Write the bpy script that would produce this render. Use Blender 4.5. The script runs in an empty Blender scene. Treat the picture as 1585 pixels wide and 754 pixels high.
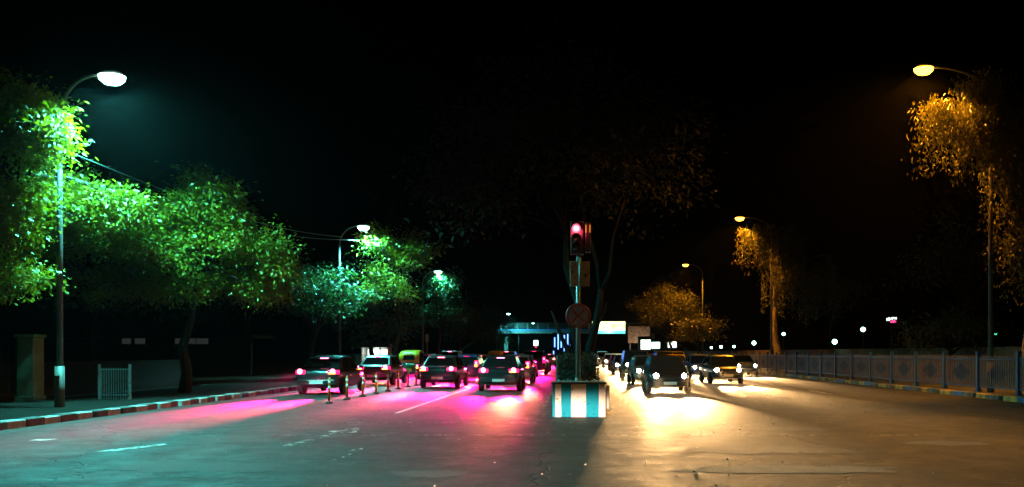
import bpy, math, random
import numpy as np
from mathutils import Vector, Matrix

# ------------------------------------------------------------------ camera, world, exposure
scene = bpy.context.scene
COL = scene.collection
R = math.radians
F, HX, HY, EYE = 1244.0, 888.0, 546.0, 1.6          # focal length and horizon point of the 1585 px wide photograph

cam_data = bpy.data.cameras.new("camera")
cam_data.sensor_width = 36.0
cam_data.lens = 36.0 * F / 1585.0
cam_data.shift_x = (792.5 - HX) / 1585.0
cam_data.shift_y = (HY - 377.0) / 1585.0
cam_data.clip_end = 3000
cam = bpy.data.objects.new("camera", cam_data)
COL.objects.link(cam)
cam.location = (0, 0, EYE)
cam.rotation_euler = (R(90), 0, 0)
scene.camera = cam

world = bpy.data.worlds.new("World")
scene.world = world
world.use_nodes = True
wn = world.node_tree
sky = wn.nodes.new("ShaderNodeTexSky")
sky.sky_type = 'NISHITA'
sky.sun_disc = False
sky.sun_elevation = R(-4)
sky.sun_rotation = R(200)
wn.links.new(sky.outputs[0], wn.nodes["Background"].inputs[0])
wn.nodes["Background"].inputs[1].default_value = 0.0006

scene.view_settings.view_transform = 'Standard'
scene.view_settings.look = 'None'
scene.view_settings.exposure = 0.0
scene.view_settings.gamma = 1.0
scene.view_settings.use_curve_mapping = False
scene.cycles.use_denoising = True
scene.cycles.max_bounces = 6
scene.cycles.transparent_max_bounces = 8
scene.cycles.sample_clamp_indirect = 4.0
scene.cycles.caustics_reflective = False
scene.cycles.caustics_refractive = False

# lamp colours and powers
TEAL, SODIUM = (0.12, 1.0, 0.92), (1.0, 0.36, 0.02)
P_TEAL, P_SODIUM = 19000.0, 11000.0
HEAD_COL, P_HEAD = (1.0, 0.56, 0.21), 52000.0
TAIL_COL, P_TAIL = (1.0, 0.006, 0.18), 21000.0
AMBER_COL, P_AMBER = (1.0, 0.28, 0.006), 22000.0

# ------------------------------------------------------------------ helpers
rnd = random.Random(7)


def at(px, py, d):
    """The point at distance d (metres ahead) that the photograph shows at pixel px, py: for reading real sizes off it."""
    return Vector(((px - HX) * d / F, d, EYE - (py - HY) * d / F))


def tag(o, label=None, cat=None, group=None, kind=None):
    if label: o["label"] = label
    if cat: o["category"] = cat
    if group: o["group"] = group
    if kind: o["kind"] = kind
    return o


def link(o, parent=None):
    COL.objects.link(o)
    if parent is not None:
        o.parent = parent
    return o


def thing(name, label, cat, loc=(0, 0, 0), rz=0.0, group=None):
    o = bpy.data.objects.new(name, None)
    o.empty_display_size = 0.2
    link(o)
    o.location = loc
    o.rotation_euler = (0, 0, rz)
    return tag(o, label, cat, group)


def copy_tree(o, parent=None):
    c = o.copy()
    link(c)
    c.parent = parent
    for ch in o.children:
        copy_tree(ch, c)
    return c


class MB:
    def __init__(s):
        s.v, s.f, s.m = [], [], []

    def add(s, verts, faces, mi=0):
        b = len(s.v)
        s.v += [tuple(x) for x in verts]
        s.f += [tuple(b + i for i in fc) for fc in faces]
        s.m += [mi] * len(faces)
        return s

    def box(s, x0, x1, y0, y1, z0, z1, mi=0):
        v = [(x0, y0, z0), (x1, y0, z0), (x1, y1, z0), (x0, y1, z0), (x0, y0, z1), (x1, y0, z1), (x1, y1, z1), (x0, y1, z1)]
        return s.add(v, [(3, 2, 1, 0), (4, 5, 6, 7), (0, 1, 5, 4), (1, 2, 6, 5), (2, 3, 7, 6), (3, 0, 4, 7)], mi)

    def tube(s, pts, radii, n=8, mi=0, caps=True):
        pts = [Vector(p) for p in pts]
        if not isinstance(radii, (list, tuple)):
            radii = [radii] * len(pts)
        rings = []
        up = None
        for i, p in enumerate(pts):
            a = pts[max(0, i - 1)]
            b = pts[min(len(pts) - 1, i + 1)]
            d = (b - a).normalized()
            if up is None:
                up = Vector((1, 0, 0)) if abs(d.x) < 0.9 else Vector((0, 1, 0))
            u = (up - d * up.dot(d))
            u.normalize()
            w = d.cross(u)
            up = u
            rings.append([p + (u * math.cos(2 * math.pi * k / n) + w * math.sin(2 * math.pi * k / n)) * radii[i] for k in range(n)])
        v = [q for r in rings for q in r]
        f = []
        for i in range(len(pts) - 1):
            for k in range(n):
                k2 = (k + 1) % n
                f.append((i * n + k, i * n + k2, (i + 1) * n + k2, (i + 1) * n + k))
        if caps:
            f.append(tuple(reversed(range(n))))
            f.append(tuple((len(pts) - 1) * n + k for k in range(n)))
        return s.add(v, f, mi)

    def lathe(s, prof, n=16, mi=0, axis='z', c=(0, 0, 0)):
        v, f = [], []
        for (r, h) in prof:
            for k in range(n):
                a = 2 * math.pi * k / n
                p = (r * math.cos(a), r * math.sin(a), h)
                if axis == 'x':
                    p = (p[2], p[0], p[1])
                elif axis == 'y':
                    p = (p[1], p[2], p[0])
                v.append((p[0] + c[0], p[1] + c[1], p[2] + c[2]))
        for i in range(len(prof) - 1):
            for k in range(n):
                k2 = (k + 1) % n
                f.append((i * n + k, i * n + k2, (i + 1) * n + k2, (i + 1) * n + k))
        f.append(tuple(reversed(range(n))))
        f.append(tuple((len(prof) - 1) * n + k for k in range(n)))
        return s.add(v, f, mi)

    def prism(s, poly, axis, a0, a1, mi=0):
        """poly in the two other axes, extruded along axis from a0 to a1."""
        def mk(p, a):
            return (a, p[0], p[1]) if axis == 'x' else (p[0], a, p[1]) if axis == 'y' else (p[0], p[1], a)
        n = len(poly)
        v = [mk(p, a0) for p in poly] + [mk(p, a1) for p in poly]
        f = [tuple(reversed(range(n))), tuple(range(n, 2 * n))] + [(i, (i + 1) % n, n + (i + 1) % n, n + i) for i in range(n)]
        return s.add(v, f, mi)

    def mesh(s, name, mats, smooth=False):
        me = bpy.data.meshes.new(name)
        me.from_pydata(s.v, [], s.f)
        for m in (mats if isinstance(mats, (list, tuple)) else [mats]):
            me.materials.append(m)
        if any(s.m):
            me.polygons.foreach_set("material_index", s.m)
        if smooth:
            me.polygons.foreach_set("use_smooth", [True] * len(s.f))
        me.update()
        return me

    def build(s, name, mats, parent=None, smooth=False, bevel=0.0, subsurf=0, loc=None, seg=2):
        me = s.mesh(name, mats, smooth)
        o = bpy.data.objects.new(name, me)
        link(o, parent)
        if loc is not None:
            o.location = loc
        if bevel:
            b = o.modifiers.new("bevel", 'BEVEL')
            b.width = bevel
            b.segments = seg
            b.limit_method = 'ANGLE'
            b.angle_limit = R(35)
        if subsurf:
            q = o.modifiers.new("sub", 'SUBSURF')
            q.levels = q.render_levels = subsurf
        return o


def inst(name, me, parent, loc, rz=0.0):
    o = bpy.data.objects.new(name, me)
    link(o, parent)
    o.location = loc
    o.rotation_euler = (0, 0, rz)
    return o


def light(kind, parent, loc, energy, color, rot=(0, 0, 0), cone=120, blend=0.6, size=0.08, name="lamp_light"):
    d = bpy.data.lights.new(name, kind)
    d.energy = energy
    d.color = color
    if kind == 'SPOT':
        d.spot_size = R(cone)
        d.spot_blend = blend
    d.shadow_soft_size = size
    o = bpy.data.objects.new(name, d)
    link(o, parent)
    o.location = loc
    o.rotation_euler = rot
    return o


# ------------------------------------------------------------------ materials
def mat(name, color, rough=0.6, metal=0.0, noise=0.0, scale=8.0, bump=0.0, bump_scale=40.0, dirt=None, dirt_scale=2.0,
        dirt_amt=0.4, emit=None, emit_s=0.0, spec=0.5, coat=0.0, transmission=0.0):
    m = bpy.data.materials.new(name)
    m.use_nodes = True
    nt = m.node_tree
    b = nt.nodes["Principled BSDF"]
    b.inputs["Base Color"].default_value = (*color, 1)
    b.inputs["Roughness"].default_value = rough
    b.inputs["Metallic"].default_value = metal
    b.inputs["Specular IOR Level"].default_value = spec
    b.inputs["Coat Weight"].default_value = coat
    b.inputs["Transmission Weight"].default_value = transmission
    tc = nt.nodes.new("ShaderNodeTexCoord")
    src = None
    if noise:
        n = nt.nodes.new("ShaderNodeTexNoise")
        n.inputs["Scale"].default_value = scale
        n.inputs["Detail"].default_value = 6
        nt.links.new(tc.outputs["Object"], n.inputs["Vector"])
        mx = nt.nodes.new("ShaderNodeMix")
        mx.data_type = 'RGBA'
        mx.inputs[6].default_value = (*[c * (1 - noise) for c in color], 1)
        mx.inputs[7].default_value = (*[min(1, c * (1 + noise)) for c in color], 1)
        nt.links.new(n.outputs["Fac"], mx.inputs[0])
        src = mx.outputs[2]
    if dirt:
        n2 = nt.nodes.new("ShaderNodeTexNoise")
        n2.inputs["Scale"].default_value = dirt_scale
        n2.inputs["Detail"].default_value = 8
        n2.inputs["Roughness"].default_value = 0.7
        nt.links.new(tc.outputs["Object"], n2.inputs["Vector"])
        cr = nt.nodes.new("ShaderNodeValToRGB")
        cr.color_ramp.elements[0].position = 0.5 - dirt_amt * 0.25
        cr.color_ramp.elements[1].position = 0.62
        cr.color_ramp.elements[0].color = (0, 0, 0, 1)
        nt.links.new(n2.outputs["Fac"], cr.inputs[0])
        m2 = nt.nodes.new("ShaderNodeMix")
        m2.data_type = 'RGBA'
        nt.links.new(cr.outputs[0], m2.inputs[0])
        if src is None:
            m2.inputs[6].default_value = (*color, 1)
        else:
            nt.links.new(src, m2.inputs[6])
        m2.inputs[7].default_value = (*dirt, 1)
        src = m2.outputs[2]
    if src is not None:
        nt.links.new(src, b.inputs["Base Color"])
    if bump:
        n3 = nt.nodes.new("ShaderNodeTexNoise")
        n3.inputs["Scale"].default_value = bump_scale
        n3.inputs["Detail"].default_value = 5
        nt.links.new(tc.outputs["Object"], n3.inputs["Vector"])
        bp = nt.nodes.new("ShaderNodeBump")
        bp.inputs["Strength"].default_value = bump
        bp.inputs["Distance"].default_value = 0.02
        nt.links.new(n3.outputs["Fac"], bp.inputs["Height"])
        nt.links.new(bp.outputs[0], b.inputs["Normal"])
    if emit:
        b.inputs["Emission Color"].default_value = (*emit, 1)
        b.inputs["Emission Strength"].default_value = emit_s
    return m


def leaf_mat(name, c0, c1, trans, rough=0.45):
    """Two-sided leaf with its own tint for each leaf (attribute leaf_tint) and light shining through."""
    m = bpy.data.materials.new(name)
    m.use_nodes = True
    nt = m.node_tree
    b = nt.nodes["Principled BSDF"]
    b.inputs["Roughness"].default_value = rough
    b.inputs["Specular IOR Level"].default_value = 0.5
    a = nt.nodes.new("ShaderNodeAttribute")
    a.attribute_name = "leaf_tint"
    mx = nt.nodes.new("ShaderNodeMix")
    mx.data_type = 'RGBA'
    mx.inputs[6].default_value = (*c0, 1)
    mx.inputs[7].default_value = (*c1, 1)
    nt.links.new(a.outputs["Fac"], mx.inputs[0])
    nt.links.new(mx.outputs[2], b.inputs["Base Color"])
    t = nt.nodes.new("ShaderNodeBsdfTranslucent")
    t.inputs[0].default_value = (*trans, 1)
    ms = nt.nodes.new("ShaderNodeMixShader")
    ms.inputs[0].default_value = 0.3
    nt.links.new(b.outputs[0], ms.inputs[1])
    nt.links.new(t.outputs[0], ms.inputs[2])
    nt.links.new(ms.outputs[0], nt.nodes["Material Output"].inputs[0])
    return m


def emis(name, color, strength):
    m = mat(name, (0.02, 0.02, 0.02), rough=0.3, emit=color, emit_s=strength)
    return m


def asphalt_mat():
    m = bpy.data.materials.new("asphalt")
    m.use_nodes = True
    nt = m.node_tree
    L = nt.links.new
    b = nt.nodes["Principled BSDF"]
    tc = nt.nodes.new("ShaderNodeTexCoord")

    def noise(scale, detail=6, rough=0.6, vec=None):
        n = nt.nodes.new("ShaderNodeTexNoise")
        n.inputs["Scale"].default_value = scale
        n.inputs["Detail"].default_value = detail
        n.inputs["Roughness"].default_value = rough
        L(vec or tc.outputs["Object"], n.inputs["Vector"])
        return n.outputs["Fac"]

    def ramp(fac, p0, p1, c0=(0, 0, 0), c1=(1, 1, 1)):
        r = nt.nodes.new("ShaderNodeValToRGB")
        r.color_ramp.elements[0].position = p0
        r.color_ramp.elements[1].position = p1
        r.color_ramp.elements[0].color = (*c0, 1)
        r.color_ramp.elements[1].color = (*c1, 1)
        L(fac, r.inputs[0])
        return r.outputs[0]

    def mix(f, a, c, blend='MIX'):
        x = nt.nodes.new("ShaderNodeMix")
        x.data_type = 'RGBA'
        x.blend_type = blend
        if isinstance(f, float): x.inputs[0].default_value = f
        else: L(f, x.inputs[0])
        for s_, i in ((a, 6), (c, 7)):
            if isinstance(s_, tuple): x.inputs[i].default_value = (*s_, 1)
            else: L(s_, x.inputs[i])
        return x.outputs[2]

    mp = nt.nodes.new("ShaderNodeMapping")
    mp.inputs["Scale"].default_value = (1.0, 0.06, 1.0)       # worn wheel tracks run along the road
    L(tc.outputs["Object"], mp.inputs[0])
    base = mix(ramp(noise(0.9, 8), 0.3, 0.7), (0.030, 0.029, 0.027), (0.058, 0.055, 0.051))
    tracks = ramp(noise(0.8, 3, 0.5, mp.outputs[0]), 0.42, 0.62)
    base = mix(tracks, base, mix(0.5, base, (0.035, 0.034, 0.033)))
    speck = ramp(noise(38, 3, 0.6), 0.58, 0.70)
    base = mix(speck, base, (0.15, 0.14, 0.125))
    stain = ramp(noise(0.45, 5, 0.65), 0.50, 0.62)
    base = mix(0.55, base, mix(stain, base, (0.014, 0.013, 0.012)))
    grain = ramp(noise(24, 4, 0.8), 0.35, 0.65)
    base = mix(0.35, base, grain, 'MULTIPLY')
    mottle = ramp(noise(5.5, 9, 0.8), 0.36, 0.62, (.35, .35, .35), (1.25, 1.25, 1.25))
    base = mix(0.85, base, mottle, 'MULTIPLY')
    vor = nt.nodes.new("ShaderNodeTexVoronoi")
    vor.feature = 'DISTANCE_TO_EDGE'
    vor.inputs["Scale"].default_value = 0.22
    wob = nt.nodes.new("ShaderNodeVectorMath")
    wob.operation = 'ADD'
    nn = nt.nodes.new("ShaderNodeTexNoise")
    nn.inputs["Scale"].default_value = 1.3
    nn.inputs["Detail"].default_value = 6
    L(tc.outputs["Object"], nn.inputs["Vector"])
    L(tc.outputs["Object"], wob.inputs[0])
    L(nn.outputs["Color"], wob.inputs[1])
    L(wob.outputs[0], vor.inputs["Vector"])
    crack = ramp(vor.outputs["Distance"], 0.0, 0.006, (1, 1, 1), (0, 0, 0))
    base = mix(crack, base, (0.012, 0.012, 0.012))
    L(base, b.inputs["Base Color"])
    rr = ramp(noise(1.6, 6), 0.3, 0.75, (0.58, 0.58, 0.58), (0.85, 0.85, 0.85))
    L(rr, b.inputs["Roughness"])
    b.inputs["Specular IOR Level"].default_value = 0.18
    h = mix(0.5, noise(26, 5, 0.8), noise(5.0, 7, 0.75))
    h2 = mix(crack, h, (0, 0, 0))
    bp = nt.nodes.new("ShaderNodeBump")
    bp.inputs["Strength"].default_value = 0.75
    bp.inputs["Distance"].default_value = 0.035
    L(h2, bp.inputs["Height"])
    L(bp.outputs[0], b.inputs["Normal"])
    return m


def worn_paint(name, color, keep=0.5, scale=9.0):
    """Road paint with patches rubbed away (transparent there, so the asphalt below shows)."""
    m = mat(name, color, rough=0.6, noise=0.2, scale=20)
    nt = m.node_tree
    b = nt.nodes["Principled BSDF"]
    tc = nt.nodes.new("ShaderNodeTexCoord")
    n = nt.nodes.new("ShaderNodeTexNoise")
    n.inputs["Scale"].default_value = scale
    n.inputs["Detail"].default_value = 8
    n.inputs["Roughness"].default_value = 0.75
    nt.links.new(tc.outputs["Object"], n.inputs["Vector"])
    r = nt.nodes.new("ShaderNodeValToRGB")
    r.color_ramp.elements[0].position = 0.5 - (keep - 0.5) * 0.4 - 0.04
    r.color_ramp.elements[1].position = 0.5 - (keep - 0.5) * 0.4 + 0.06
    nt.links.new(n.outputs["Fac"], r.inputs[0])
    nt.links.new(r.outputs[0], b.inputs["Alpha"])
    return m


M = {}
M['asphalt'] = asphalt_mat()
M['soil'] = mat('soil', (0.035, 0.028, 0.02), rough=0.95, noise=0.5, scale=1.5, bump=0.6)
M['verge'] = mat('verge', (0.013, 0.011, 0.009), rough=1.0, noise=0.5, scale=3, bump=0.7, spec=.05)
M['paving'] = mat('paving', (0.06, 0.056, 0.05), rough=0.85, noise=0.3, scale=5, bump=0.4, dirt=(0.04, 0.035, 0.03))
M['concrete'] = mat('concrete', (0.26, 0.25, 0.22), rough=0.85, noise=0.25, scale=6, bump=0.4, dirt=(0.09, 0.085, 0.07))
M['dark_concrete'] = mat('dark_concrete', (0.09, 0.085, 0.078), rough=0.9, noise=0.3, scale=4, bump=0.4, dirt=(0.035, 0.033, 0.03))
M['stripe_white'] = mat('stripe_white', (0.74, 0.70, 0.64), rough=0.7, noise=0.08, scale=10, bump=0.25, bump_scale=25, dirt=(0.30, 0.25, 0.19), dirt_scale=7, dirt_amt=-0.25)
M['stripe_teal'] = mat('stripe_teal', (0.0, 0.24, 0.36), rough=0.75, noise=0.15, scale=10, bump=0.25, bump_scale=25, dirt=(0.002, 0.15, 0.23), dirt_scale=8, dirt_amt=-0.3, spec=.2)
M['kerb_black'] = mat('kerb_black', (0.03, 0.03, 0.035), rough=0.8, noise=0.3, bump=0.4, dirt=(0.12, 0.11, 0.1))
M['kerb_white'] = mat('kerb_white', (0.38, 0.36, 0.34), rough=0.8, noise=0.2, bump=0.4, dirt=(0.15, 0.13, 0.11))
M['kerb_yellow'] = mat('kerb_yellow', (0.42, 0.25, 0.03), rough=0.8, noise=0.25, bump=0.4, dirt=(0.10, 0.08, 0.05))
M['kerb_blue'] = mat('kerb_blue', (0.03, 0.10, 0.28), rough=0.8, noise=0.25, bump=0.4, dirt=(0.05, 0.06, 0.09))
M['paint_white'] = worn_paint('paint_white', (0.55, 0.55, 0.52), keep=0.62)
M['paint_faint'] = worn_paint('paint_faint', (0.42, 0.40, 0.36), keep=0.42, scale=6)
M['pale_broken'] = worn_paint('pale_broken', (0.6, 0.6, 0.57), keep=0.40, scale=4)
M['paint_yellow'] = worn_paint('paint_yellow', (0.55, 0.32, 0.03), keep=0.42, scale=5)
M['galv'] = mat('galv', (0.20, 0.205, 0.205), rough=0.5, metal=0.7, noise=0.25, scale=12, dirt=(0.12, 0.08, 0.05), dirt_scale=5, dirt_amt=-0.2)
M['pole_paint'] = mat('pole_paint', (0.09, 0.09, 0.085), rough=0.55, noise=0.2, scale=9, dirt=(0.12, 0.07, 0.04), dirt_scale=6, dirt_amt=-0.2)
M['black_metal'] = mat('black_metal', (0.018, 0.018, 0.02), rough=0.45, noise=0.2)
M['fence_blue'] = mat('fence_blue', (0.008, 0.05, 0.13), rough=0.5, noise=0.2, scale=9, dirt=(0.05, 0.035, 0.03), dirt_scale=6, dirt_amt=-0.2)
M['fence_white'] = mat('fence_white', (0.085, 0.062, 0.075), rough=0.55, noise=0.2, scale=9, dirt=(0.11, 0.07, 0.06), dirt_scale=6, dirt_amt=0.0)
M['fence_bar_blue'] = mat('fence_bar_blue', (0.003, 0.018, 0.07), rough=0.5, noise=0.2, scale=9)
M['tan_wall'] = mat('tan_wall', (0.20, 0.13, 0.07), rough=0.9, noise=0.3, scale=2, bump=0.3, dirt=(0.07, 0.05, 0.03))
M['dark_wall'] = mat('dark_wall', (0.022, 0.018, 0.016), rough=0.9, noise=0.3, scale=2, bump=0.3, dirt=(0.02, 0.017, 0.015))
M['pillar'] = mat('pillar', (0.13, 0.15, 0.10), rough=0.9, noise=0.3, scale=4, bump=0.5, dirt=(0.09, 0.10, 0.06), dirt_scale=3)
M['bark'] = mat('bark', (0.016, 0.013, 0.01), rough=0.95, noise=0.4, scale=9, bump=0.8, bump_scale=18)
M['black_bark'] = mat('black_bark', (0.007, 0.006, 0.005), rough=1.0, noise=0.4, scale=9, bump=1.0, bump_scale=18, spec=.1)
M['pale_bark'] = mat('pale_bark', (0.22, 0.17, 0.11), rough=0.9, noise=0.3, scale=5, bump=0.5, dirt=(0.10, 0.07, 0.045))
M['leaf_green'] = leaf_mat('leaf_green', (0.03, 0.08, 0.005), (0.20, 0.17, 0.005), (0.40, 0.30, 0.002))
M['leaf_dark'] = leaf_mat('leaf_dark', (0.022, 0.04, 0.012), (0.05, 0.08, 0.02), (0.05, 0.09, 0.015))
M['leaf_droop'] = leaf_mat('leaf_droop', (0.05, 0.055, 0.016), (0.11, 0.10, 0.03), (0.10, 0.09, 0.02))
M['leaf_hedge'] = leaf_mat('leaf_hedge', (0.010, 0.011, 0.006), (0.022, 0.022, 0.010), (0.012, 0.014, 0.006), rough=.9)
M['sign_red'] = mat('sign_red', (0.20, 0.035, 0.03), rough=0.45, noise=0.2, dirt=(0.10, 0.05, 0.03), dirt_scale=9, dirt_amt=-0.1)
M['sign_blue'] = mat('sign_blue', (0.16, 0.22, 0.38), rough=0.45, noise=0.3, scale=5, dirt=(0.34, 0.34, 0.36), dirt_scale=5, dirt_amt=0.0)
M['sign_plate'] = mat('sign_plate', (0.40, 0.33, 0.20), rough=0.6, noise=0.25, scale=4, dirt=(0.17, 0.11, 0.06), dirt_scale=7, dirt_amt=-0.1)
M['orange_plastic'] = mat('orange_plastic', (0.62, 0.16, 0.02), rough=0.5, noise=0.1)
M['reflective'] = mat('reflective', (0.75, 0.74, 0.7), rough=0.35)
M['rubber'] = mat('rubber', (0.018, 0.018, 0.018), rough=0.8, noise=0.3)
M['alloy'] = mat('alloy', (0.35, 0.36, 0.37), rough=0.35, metal=0.9)
M['chrome'] = mat('chrome', (0.6, 0.6, 0.62), rough=0.15, metal=1.0)
M['glass_dark'] = mat('glass_dark', (0.012, 0.014, 0.016), rough=0.06, spec=0.8, coat=0.3)
M['plate_white'] = mat('plate_white', (0.6, 0.6, 0.58), rough=0.5)
M['plate_yellow'] = mat('plate_yellow', (0.6, 0.42, 0.04), rough=0.5)
M['trim'] = mat('trim', (0.02, 0.02, 0.022), rough=0.6)
M['lens_tail'] = emis('lens_tail', (1.0, 0.010, 0.17), 2.2)
M['bulb_tail'] = emis('bulb_tail', (1.0, 0.13, 0.30), 14.0)
M['lens_amber'] = emis('lens_amber', (1.0, 0.40, 0.02), 7.0)
M['lens_head'] = emis('lens_head', (1.0, 0.90, 0.74), 60.0)
M['lamp_bowl_teal'] = emis('lamp_bowl_teal', (0.45, 1.0, 0.85), 12.0)
M['lamp_bowl_sodium'] = emis('lamp_bowl_sodium', (1.0, 0.46, 0.03), 14.0)
M['lens_red'] = emis('lens_red', (1.0, 0.035, 0.06), 11.0)
M['core_red'] = emis('core_red', (1.0, 0.5, 0.45), 12.0)
M['slit_amber'] = emis('slit_amber', (1.0, 0.30, 0.02), 0.9)
M['lens_off'] = mat('lens_off', (0.05, 0.04, 0.015), rough=0.2)
M['lit_white'] = emis('lit_white', (0.85, 1.0, 0.92), 3.0)
M['lit_dim'] = emis('lit_dim', (0.85, 1.0, 0.92), 0.02)
M['lit_cool'] = emis('lit_cool', (0.45, 1.0, 0.85), 14.0)
M['lit_blue'] = emis('lit_blue', (0.12, 0.28, 1.0), 5.0)
M['lit_green'] = emis('lit_green', (0.1, 1.0, 0.5), 1.5)
M['lit_redneon'] = emis('lit_redneon', (1.0, 0.03, 0.15), 4.0)
M['wire'] = mat('wire', (0.12, 0.12, 0.12), rough=0.4)
M['cloth_dark'] = mat('cloth_dark', (0.02, 0.018, 0.016), rough=0.9)
M['litter'] = mat('litter', (0.30, 0.26, 0.20), rough=0.8, noise=0.4, scale=3)


def advert_mat():
    """A backlit printed panel seen from far away: blots of white, yellow and teal."""
    m = bpy.data.materials.new("advert_print")
    m.use_nodes = True
    nt = m.node_tree
    b = nt.nodes["Principled BSDF"]
    tc = nt.nodes.new("ShaderNodeTexCoord")
    n = nt.nodes.new("ShaderNodeTexNoise")
    n.inputs["Scale"].default_value = 1.1
    n.inputs["Detail"].default_value = 3
    nt.links.new(tc.outputs["Object"], n.inputs["Vector"])
    sx = nt.nodes.new("ShaderNodeSeparateXYZ")
    nt.links.new(tc.outputs["Object"], sx.inputs[0])
    r = nt.nodes.new("ShaderNodeValToRGB")
    e = r.color_ramp.elements
    e[0].position, e[0].color = 0.35, (0.75, 1.0, 0.85, 1)
    e[1].position, e[1].color = 0.62, (0.9, 0.9, 0.12, 1)
    nt.links.new(n.outputs["Fac"], r.inputs[0])
    st = nt.nodes.new("ShaderNodeMath")
    st.operation = 'LESS_THAN'
    st.inputs[1].default_value = 0.55
    nt.links.new(sx.outputs[2], st.inputs[0])
    mx = nt.nodes.new("ShaderNodeMix")
    mx.data_type = 'RGBA'
    nt.links.new(st.outputs[0], mx.inputs[0])
    nt.links.new(r.outputs[0], mx.inputs[6])
    mx.inputs[7].default_value = (0.10, 0.62, 0.60, 1)
    nt.links.new(mx.outputs[2], b.inputs["Emission Color"])
    b.inputs["Emission Strength"].default_value = 2.2
    b.inputs["Base Color"].default_value = (0.05, 0.05, 0.05, 1)
    return m


M['advert'] = advert_mat()

# ------------------------------------------------------------------ ground, road, pavements, kerbs
XL, XR = -11.8, 14.3           # kerb faces left and right
FAR = 420.0


def sheet(name, x0, x1, y0, y1, z, material, kind='structure', parent=None, nx=1, ny=1):
    mb = MB()
    for i in range(nx):
        for j in range(ny):
            xa, xb = x0 + (x1 - x0) * i / nx, x0 + (x1 - x0) * (i + 1) / nx
            ya, yb = y0 + (y1 - y0) * j / ny, y0 + (y1 - y0) * (j + 1) / ny
            mb.add([(xa, ya, z), (xb, ya, z), (xb, yb, z), (xa, yb, z)], [(0, 1, 2, 3)])
    o = mb.build(name, material, parent)
    return tag(o, kind=kind) if parent is None else o


sheet('ground', -900, 900, -200, 1500, -0.02, M['soil'])
road = sheet('road', XL - 0.05, XR + 0.05, -60, FAR, 0.0, M['asphalt'])

# pavements behind the kerbs
o = MB().box(-16.5, XL - 0.30, -30, FAR, -0.1, 0.14).build('pavement_left', M['verge'])
tag(o, kind='structure')
o = MB().box(XR + 0.30, 19.5, -30, FAR, -0.1, 0.15).build('pavement_right', M['paving'])
tag(o, kind='structure')


def kerb(name, x0, x1, colors, ystart, ystop, step, z):
    k = bpy.data.objects.new(name, None)
    link(k)
    tag(k, kind='structure')
    mes = []
    for c in colors:
        mb = MB().box(x0, x1, -step / 2 + 0.012, step / 2 - 0.012, -0.05, z)
        mes.append(mb.mesh('kerb_stone', M[c]))
    y, i = ystart, 0
    while y < ystop:
        s = inst('kerb_stone', mes[i % len(mes)], k, (rnd.uniform(-.012, .012), y, rnd.uniform(-.012, .008)), rnd.uniform(-.012, .012))
        b = s.modifiers.new("bevel", 'BEVEL')
        b.width = 0.02
        b.segments = 1
        y += step
        i += 1
    MB().box(x0, x1, y - step / 2, FAR, -0.05, z - 0.005).build('kerb_run', M['dark_concrete'], k)
    return k


kerb('kerb_left', XL - 0.30, XL, ['kerb_black', 'kerb_white'], 4, 70, 0.62, 0.17)
kerb('kerb_right', XR, XR + 0.30, ['kerb_yellow', 'kerb_black', 'kerb_yellow', 'kerb_black', 'kerb_blue'], 4, 90, 0.9, 0.17)

# painted markings, each a sheet a few millimetres above the asphalt
marks = bpy.data.objects.new('road_markings', None)
link(marks)
tag(marks, kind='structure')


def mark(name, poly, m, z=0.004):
    MB().add([(p[0], p[1], z) for p in poly], [tuple(range(len(poly)))]).build(name, M[m], marks)


for yy, xa, xb in ((18.3, -6.6, 5.9), (15.55, -6.0, 7.5)):          # two thin lines across the junction
    mark('stop_line', [(xa, yy), (xb, yy), (xb, yy + 0.07), (xa, yy + 0.07)], 'paint_faint')
y = 21.2
while y < 150:                                                        # lane line on the left carriageway
    mark('lane_line', [(-4.74, y), (-4.62, y), (-4.62, y + 15), (-4.74, y + 15)], 'paint_white')
    y += 17.0
y = 31.0
while y < 150:                                                        # lane dashes on the right carriageway
    for x in (6.2, 9.9):
        mark('lane_line', [(x, y), (x + 0.12, y), (x + 0.12, y + 3), (x, y + 3)], 'paint_white')
    y += 9.0
for s in (-1, 1):                                                     # worn yellow edge line beside the median
    y = 20.3
    while y < 120:
        x = 0.12 + s * (1.0 if y > 22 else 0.86)
        mark('edge_line', [(x - 0.06, y), (x + 0.06, y), (x + 0.06, y + 1.8), (x - 0.06, y + 1.8)], 'paint_yellow')
        y += 2.6
# two pale broken arrow shapes and scraps of old paint on the near left
ca, sa = math.cos(R(-6)), math.sin(R(-6))
arrow = [(-.09, -1.8), (.09, -1.8), (.09, .5), (.34, .5), (0, 1.8), (-.34, .5), (-.09, .5)]
mark('pale_arrow', [(-4.75 + x * ca - y_ * sa, 15.6 + x * sa + y_ * ca) for x, y_ in arrow], 'pale_broken')
mark('pale_arrow', [(-3.55 + x * 0.5, 12.7 + y_ * 0.45) for x, y_ in arrow], 'pale_broken')
mark('paint_scrap', [(-7.75, 13.0), (-7.45, 13.0), (-7.05, 14.0), (-7.2, 14.1), (-7.5, 13.5)], 'paint_white')
mark('paint_scrap', [(-9.9, 14.6), (-9.6, 14.6), (-9.55, 14.9), (-9.9, 14.85)], 'paint_white')

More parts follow.
